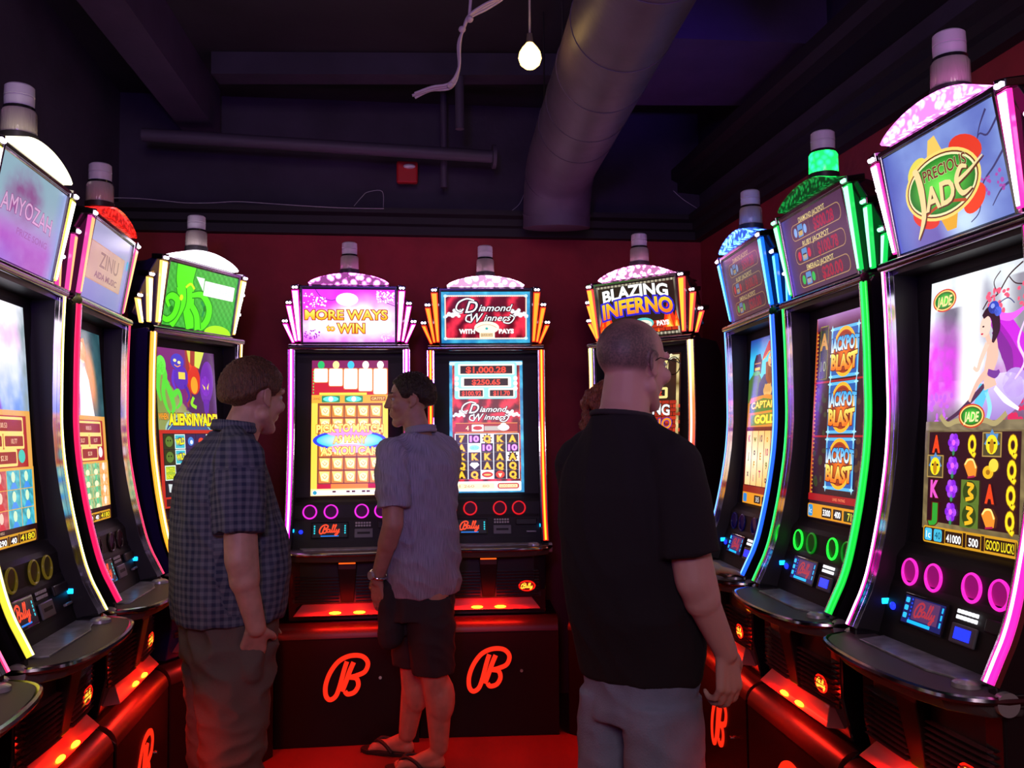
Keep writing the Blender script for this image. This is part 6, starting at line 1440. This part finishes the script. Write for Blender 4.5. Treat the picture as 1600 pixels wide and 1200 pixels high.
    for leg in (near, far):
        top = leg[0]; kn = leg[1]
        t.rings([(kn.x, kn.y, 0.455, 0.093, 0.093), (kn.x * 0.85 + top.x * 0.15, kn.y * 0.85 + top.y * 0.15, 0.52, 0.096, 0.098), (kn.x * 0.4 + top.x * 0.6, kn.y * 0.4 + top.y * 0.6, 0.66, 0.105, 0.110), (top.x * 0.85, top.y * 0.85, 0.80, 0.090, 0.105)])
    t.cap((-0.140, 0.06, 0.84), (-0.135, 0.07, 0.62), 0.055, 0.062)
    put('shorts', t.solid('shorts', 0.007, 3, folds(0.012, 6, 6.0, 18, 0.6, 0.4)), pmat('charcoal_cotton', (0.030, 0.026, 0.028), 0.85, bump=0.15, bscale=120, spec=0.2), root)
    # sandals: sole and a V strap each
    for (h, t_) in feet:
        H_ = W2(h[0], h[1], 0.0); T_ = W2(t_[0], t_[1], 0.0); d = (T_ - H_).normalized(); q = Vector((-d.y, d.x, 0))
        out = [(0.0, 0.02), (-0.012, 0.0), (0.0, -0.02)]
        P = [(-0.015, 0.0), (0.0, 0.032), (0.06, 0.036), (0.15, 0.042), (0.22, 0.042), (0.262, 0.022), (0.27, 0.0), (0.262, -0.022), (0.22, -0.042), (0.15, -0.042), (0.06, -0.036), (0.0, -0.032)]
        mb = MB(); mb.loft([[tuple(H_ + d * a + q * w_ + Vector((0, 0, z))) for a, w_ in P] for z in (0.001, 0.021)])
        so = ob('sandal', mb, pmat('black_rubber', (0.012, 0.011, 0.012), 0.6), root, bevel=0.004)
        mb = MB()
        for sg in (-1, 1):
            mb.tube(smooth_path([H_ + d * 0.205 + Vector((0, 0, 0.03)), H_ + d * 0.17 + q * sg * 0.020 + Vector((0, 0, 0.066)), H_ + d * 0.12 + q * sg * 0.040 + Vector((0, 0, 0.052)), H_ + d * 0.085 + q * sg * 0.043 + Vector((0, 0, 0.016))], 4), 0.0085, 8)
        ob('strap', mb, MATS['black_rubber'], so, smooth=True)
    def mask(d):
        front = sstep(0.05, -0.10, d.y - 0.62 - 0.42 * max(0, d.z)) if d.z < 0.8 else 1
        side = sstep(-0.42, 0.04, d.z + 0.36 * max(0, -d.y) - 0.20 * max(0, d.y)); ear = 1 - sstep(0.3, 0.12, math.hypot(d.y + 0.02, d.z + 0.28) - 0.03) * (1 if abs(d.x) > 0.6 else 0)
        return max(0, min(front, side, ear))
    put('hair', hair_cap('hair', M, k, mask, 0.014, 0.009, 34, 9), hair_mat('dark_brown_hair', (0.010, 0.006, 0.005), (0.045, 0.026, 0.018)), root)
    eyes(root, M, k, MATS['dark_brown_hair'])
    # wrist watch on the near arm
    wp = eL + (wL - eL) * 0.90; d = (wL - eL).normalized(); q = d.to_track_quat('Y', 'Z').to_matrix()
    wt = ob('wrist_watch', MB().torus(wp, 0.037, 0.007, q, 28, 8), chrome, root, smooth=True)
    out = q @ Vector((-1, 0, 0)); out = out if (out.x < 0) else -out
    ob('watch_case', MB().cyl(wp + out * 0.034, wp + out * 0.047, 0.019, seg=20), silver, wt, smooth='auto')
man_shorts()

# ------------------------------------------------------------ the man in the black T-shirt (front)
def man_black():
    root = empty('person', (0.300, 2.40, 0), -R(50)); tag(root, 'person with cropped grey hair, glasses, black t-shirt and jeans, seen from behind', 'person')
    hc = Vector((-0.010, 0.055, 1.722)); M = frame(hc, R(4), R(4)); k = 1.06
    sR, eR, wR = Vector((0.176, -0.005, 1.450)), Vector((0.222, 0.005, 1.165)), Vector((0.232, 0.115, 0.975))
    sL, eL, wL = Vector((-0.162, 0.0, 1.45)), Vector((-0.165, 0.08, 1.16)), Vector((-0.12, 0.25, 1.05))
    Mh = M.inverted()
    def stubble(p):
        q = Mh @ Vector(p) / k; q = Vector((q.x / 0.078, (q.y + 0.016) / 0.098, (q.z - 0.022) / 0.098))
        if q.length > 1.35: return (0.0, 0.0)
        d = q.normalized()
        top = 1 - 0.70 * sstep(0.55, 0.90, d.z + 0.45 * d.y)
        front = 1 - sstep(0.05, 0.45, d.y + 0.1 * d.z - 0.1 * (1 - abs(d.x)))
        low = sstep(-0.72, -0.42, d.z + 0.25 * max(0, d.y) - 0.1)
        if d.y > 0.0: low *= sstep(-0.3, 0.0, d.z)
        return (max(0.0, min(top, front, low)), 0.0)
    b = Blob(); add_head(b, M, k, jaw=1.25)
    b.cap(hc + Vector((0, -0.025, -0.035)), (0, -0.005, 1.53), 0.063, 0.072); b.ball((0, -0.030, 1.575), (0.062, 0.045, 0.05))
    b.rings([(0, 0, 0.95, 0.13, 0.09), (0, 0, 1.2, 0.14, 0.10), (0, 0, 1.40, 0.16, 0.10), (0, 0, 1.52, 0.07, 0.06)])
    b.chain([sR, eR, wR], [0.055, 0.047, 0.031]); b.cap(sR + (eR - sR) * 0.5, eR + (wR - eR) * 0.25, 0.051, 0.048)
    b.chain([sL, eL, wL], [0.055, 0.045, 0.03])
    add_hand(b, wR, (0.0, 0.12, -0.99), (-1.0, 0.1, 0), 1, 0.60, 1.08, thumb=0.5, spread=0.02); add_hand(b, wL, (0.4, 0.8, -0.2), (0, 0, -1), -1, 0.3)
    put('body', b.solid('body', 0.0055, 3, None, stubble), skin_stubble, root)
    s = Blob()
    s.rings([(0, 0.050, 0.885, 0.172, 0.132), (0, 0.046, 0.96, 0.182, 0.146), (0, 0.030, 1.06, 0.190, 0.158), (0, 0.012, 1.17, 0.193, 0.156), (0, -0.002, 1.28, 0.195, 0.148), (0, -0.014, 1.38, 0.192, 0.134), (0, -0.014, 1.46, 0.170, 0.112), (0, -0.010, 1.53, 0.118, 0.088), (0, -0.008, 1.582, 0.080, 0.078)])
    for a_, e_ in ((sR, eR), (sL, eL)):
        d = (e_ - a_).normalized(); s.cap(a_, a_ + d * 0.10, 0.074, 0.076); s.cyl(a_ + d * 0.02, a_ + d * 0.225, 0.074, 0.082, 24)
    s.cap((0.075, -0.005, 1.545), (0.165, -0.005, 1.470), 0.040, 0.060); s.cap((-0.075, -0.005, 1.545), (-0.155, 0.0, 1.470), 0.040, 0.060)
    put('t_shirt', s.solid('t_shirt', 0.0065, 3, folds(0.013, 5, 2.2, 23, 0.5, 0.5)), pmat('black_jersey', (0.016, 0.013, 0.015), 0.9, bump=0.12, bscale=200, spec=0.2), root)
    c = Blob(); pts = [Vector((0.080 * math.sin(a), -0.008 - 0.078 * math.cos(a), 1.582 + 0.010 * math.cos(a))) for a in [R(t) for t in range(-180, 180, 15)]]; pts.append(pts[0])
    c.chain(pts, [0.0085] * len(pts), 8); put('neckband', c.solid('neckband', 0.004, 1), pmat('black_jersey_band', (0.022, 0.018, 0.020), 0.9), root)
    t = Blob(); t.rings([(0, 0.045, 0.78, 0.165, 0.128), (0, 0.048, 0.88, 0.165, 0.126), (0, 0.046, 0.95, 0.158, 0.122)])
    for sx in (-1, 1):
        t.rings([(sx * 0.105, 0.01, 0.03, 0.080, 0.09), (sx * 0.100, 0.02, 0.30, 0.083, 0.092), (sx * 0.095, 0.03, 0.52, 0.085, 0.098), (sx * 0.088, 0.042, 0.70, 0.088, 0.112), (sx * 0.082, 0.045, 0.84, 0.086, 0.122)])
    put('jeans', t.solid('jeans', 0.007, 3, folds(0.010, 5, 7.0, 28, 0.6, 0.4)), pmat('faded_denim', (0.17, 0.19, 0.27), 0.85, bump=0.25, bscale=200, vary=0.22, vscale=7, spec=0.2), root)
    shoes(root, [((0.10, -0.06), (0.13, 0.20)), ((-0.10, -0.06), (-0.13, 0.20))], MATS['dark_shoe'], None)
    eyes(root, M, k, MATS['dark_iris'])
    g = ob('glasses', MB(), chrome, root) if False else None
    mb = MB(); Pm = lambda x, y, z: M @ Vector((x * k, y * k, z * k)); q3 = M.to_3x3()
    for s_ in (-1, 1): mb.torus(Pm(s_ * 0.034, 0.112, 0.008), 0.0235 * k, 0.0014, q3, 26, 6)
    mb.tube([Pm(-0.011, 0.113, 0.012), Pm(0, 0.116, 0.015), Pm(0.011, 0.113, 0.012)], 0.0014, 6)
    frame_o = ob('glasses', mb, pmat('dark_wire', (0.03, 0.02, 0.02), 0.3, 0.6), root, smooth=True)
    for s_ in (-1, 1):
        ob('temple_arm', MB().tube([Pm(s_ * 0.058, 0.111, 0.012), Pm(s_ * 0.074, 0.085, 0.013), Pm(s_ * 0.086, 0.010, 0.014), Pm(s_ * 0.086, -0.012, 0.002)], 0.0016, 6), MATS['dark_wire'], frame_o, smooth=True)
        mb = MB(); cpt = Pm(s_ * 0.034, 0.112, 0.008); mb.loft([[tuple(cpt + q3 @ Vector((0.0225 * k * math.cos(2 * PI * j / 20), dy, 0.0225 * k * math.sin(2 * PI * j / 20)))) for j in range(20)] for dy in (-0.0008, 0.0008)])
        ob('lens', mb, pmat('eyeglass_lens', (1, 1, 1), 0.02, trans=1.0, ior=1.3), frame_o)
man_black()

# ------------------------------------------------------------ the woman behind him
def woman():
    root = empty('person', (0.405, 3.40, 0), -R(95)); tag(root, 'person with curly reddish hair behind the one in black, hand on the blue machine', 'person')
    Mi = (Matrix.Translation((0.405, 3.40, 0)) @ Matrix.Rotation(-R(95), 4, 'Z')).inverted(); W2 = lambda x, y, z: Mi @ Vector((x, y, z))
    hc = Vector((0, 0.03, 1.60)); M = frame(hc, 0, R(8)); k = 0.96
    b = Blob(); add_head(b, M, k, jaw=0.9)
    b.cap(hc + Vector((0, -0.02, -0.05)), (0, 0, 1.42), 0.048, 0.052)
    b.rings([(0, 0, 0.95, 0.12, 0.09), (0, 0, 1.1, 0.11, 0.08), (0, 0, 1.30, 0.14, 0.09), (0, 0, 1.40, 0.07, 0.05)])
    sR, eR, wR = Vector((0.165, 0, 1.36)), W2(0.52, 3.22, 1.075), W2(0.775, 3.46, 1.012)
    sL, eL, wL = Vector((-0.165, 0, 1.36)), W2(0.228, 3.42, 1.00), Vector((-0.14, 0.09, 0.96))
    b.chain([sR, eR, wR], [0.045, 0.038, 0.026]); b.chain([sL, eL, wL], [0.045, 0.036, 0.026])
    dd = W2(0.90, 3.50, 0.985) - wR
    add_hand(b, wR, dd, (0, 0, -1), 1, 0.16, 0.95, thumb=0.15); add_hand(b, wL, (0.7, 0.5, -0.2), (1, -1, 0), -1, 0.4, 0.9)
    put('body', b.solid('body', 0.0055, 3), skin_c, root)
    s = Blob(); s.rings([(0, 0, 0.86, 0.165, 0.125), (0, 0, 1.0, 0.155, 0.115), (0, 0, 1.12, 0.14, 0.105), (0, 0.01, 1.27, 0.155, 0.120), (0, 0, 1.36, 0.155, 0.095), (0, 0, 1.42, 0.08, 0.065)])
    for a_, e_ in ((sR, eR), (sL, eL)):
        d = (e_ - a_).normalized(); s.cap(a_, a_ + d * 0.06, 0.062, 0.062); s.cyl(a_, a_ + d * 0.15, 0.062, 0.060, 20)
    put('top', s.solid('top', 0.007, 3, folds(0.008, 6, 3, 3)), pmat('black_blouse', (0.02, 0.016, 0.02), 0.8), root)
    t = Blob(); t.rings([(0, 0, 0.78, 0.165, 0.125), (0, 0, 0.92, 0.155, 0.115)])
    for sx in (-1, 1): t.rings([(sx * 0.085, 0, 0.03, 0.06, 0.07), (sx * 0.085, 0, 0.45, 0.068, 0.08), (sx * 0.085, 0, 0.82, 0.082, 0.11)])
    put('trousers', t.solid('trousers', 0.007, 3, folds(0.008, 6, 6, 5)), pmat('dark_trousers', (0.02, 0.018, 0.025), 0.85), root)
    shoes(root, [((0.09, -0.06), (0.10, 0.17)), ((-0.09, -0.06), (-0.10, 0.17))], MATS['dark_shoe'], None)
    h = Blob(); g = random.Random(5)
    h.ball(M @ Vector((0, -0.02, 0.04)), (0.090, 0.098, 0.088))
    for _ in range(330):
        d = Vector((g.gauss(0, 1), g.gauss(0, 1) - 0.35, g.gauss(0, 1) + 0.05)).normalized()
        if d.y > 0.62 and d.z < 0.6: continue
        p = Vector((0, -0.022, 0.015)) + Vector((d.x * 0.128, d.y * 0.135, d.z * 0.11)) * g.uniform(0.9, 1.07)
        if d.z < 0: p.z -= 0.07 * g.random()
        h.ball(M @ p, g.uniform(0.012, 0.021), u=8, v=6)
    put('curly_hair', h.solid('curly_hair', 0.0055, 1, folds(0.008, 60, 60, 2, 0.5, 0)), hair_mat('reddish_hair', (0.10, 0.022, 0.012), (0.32, 0.09, 0.045)), root)
woman()
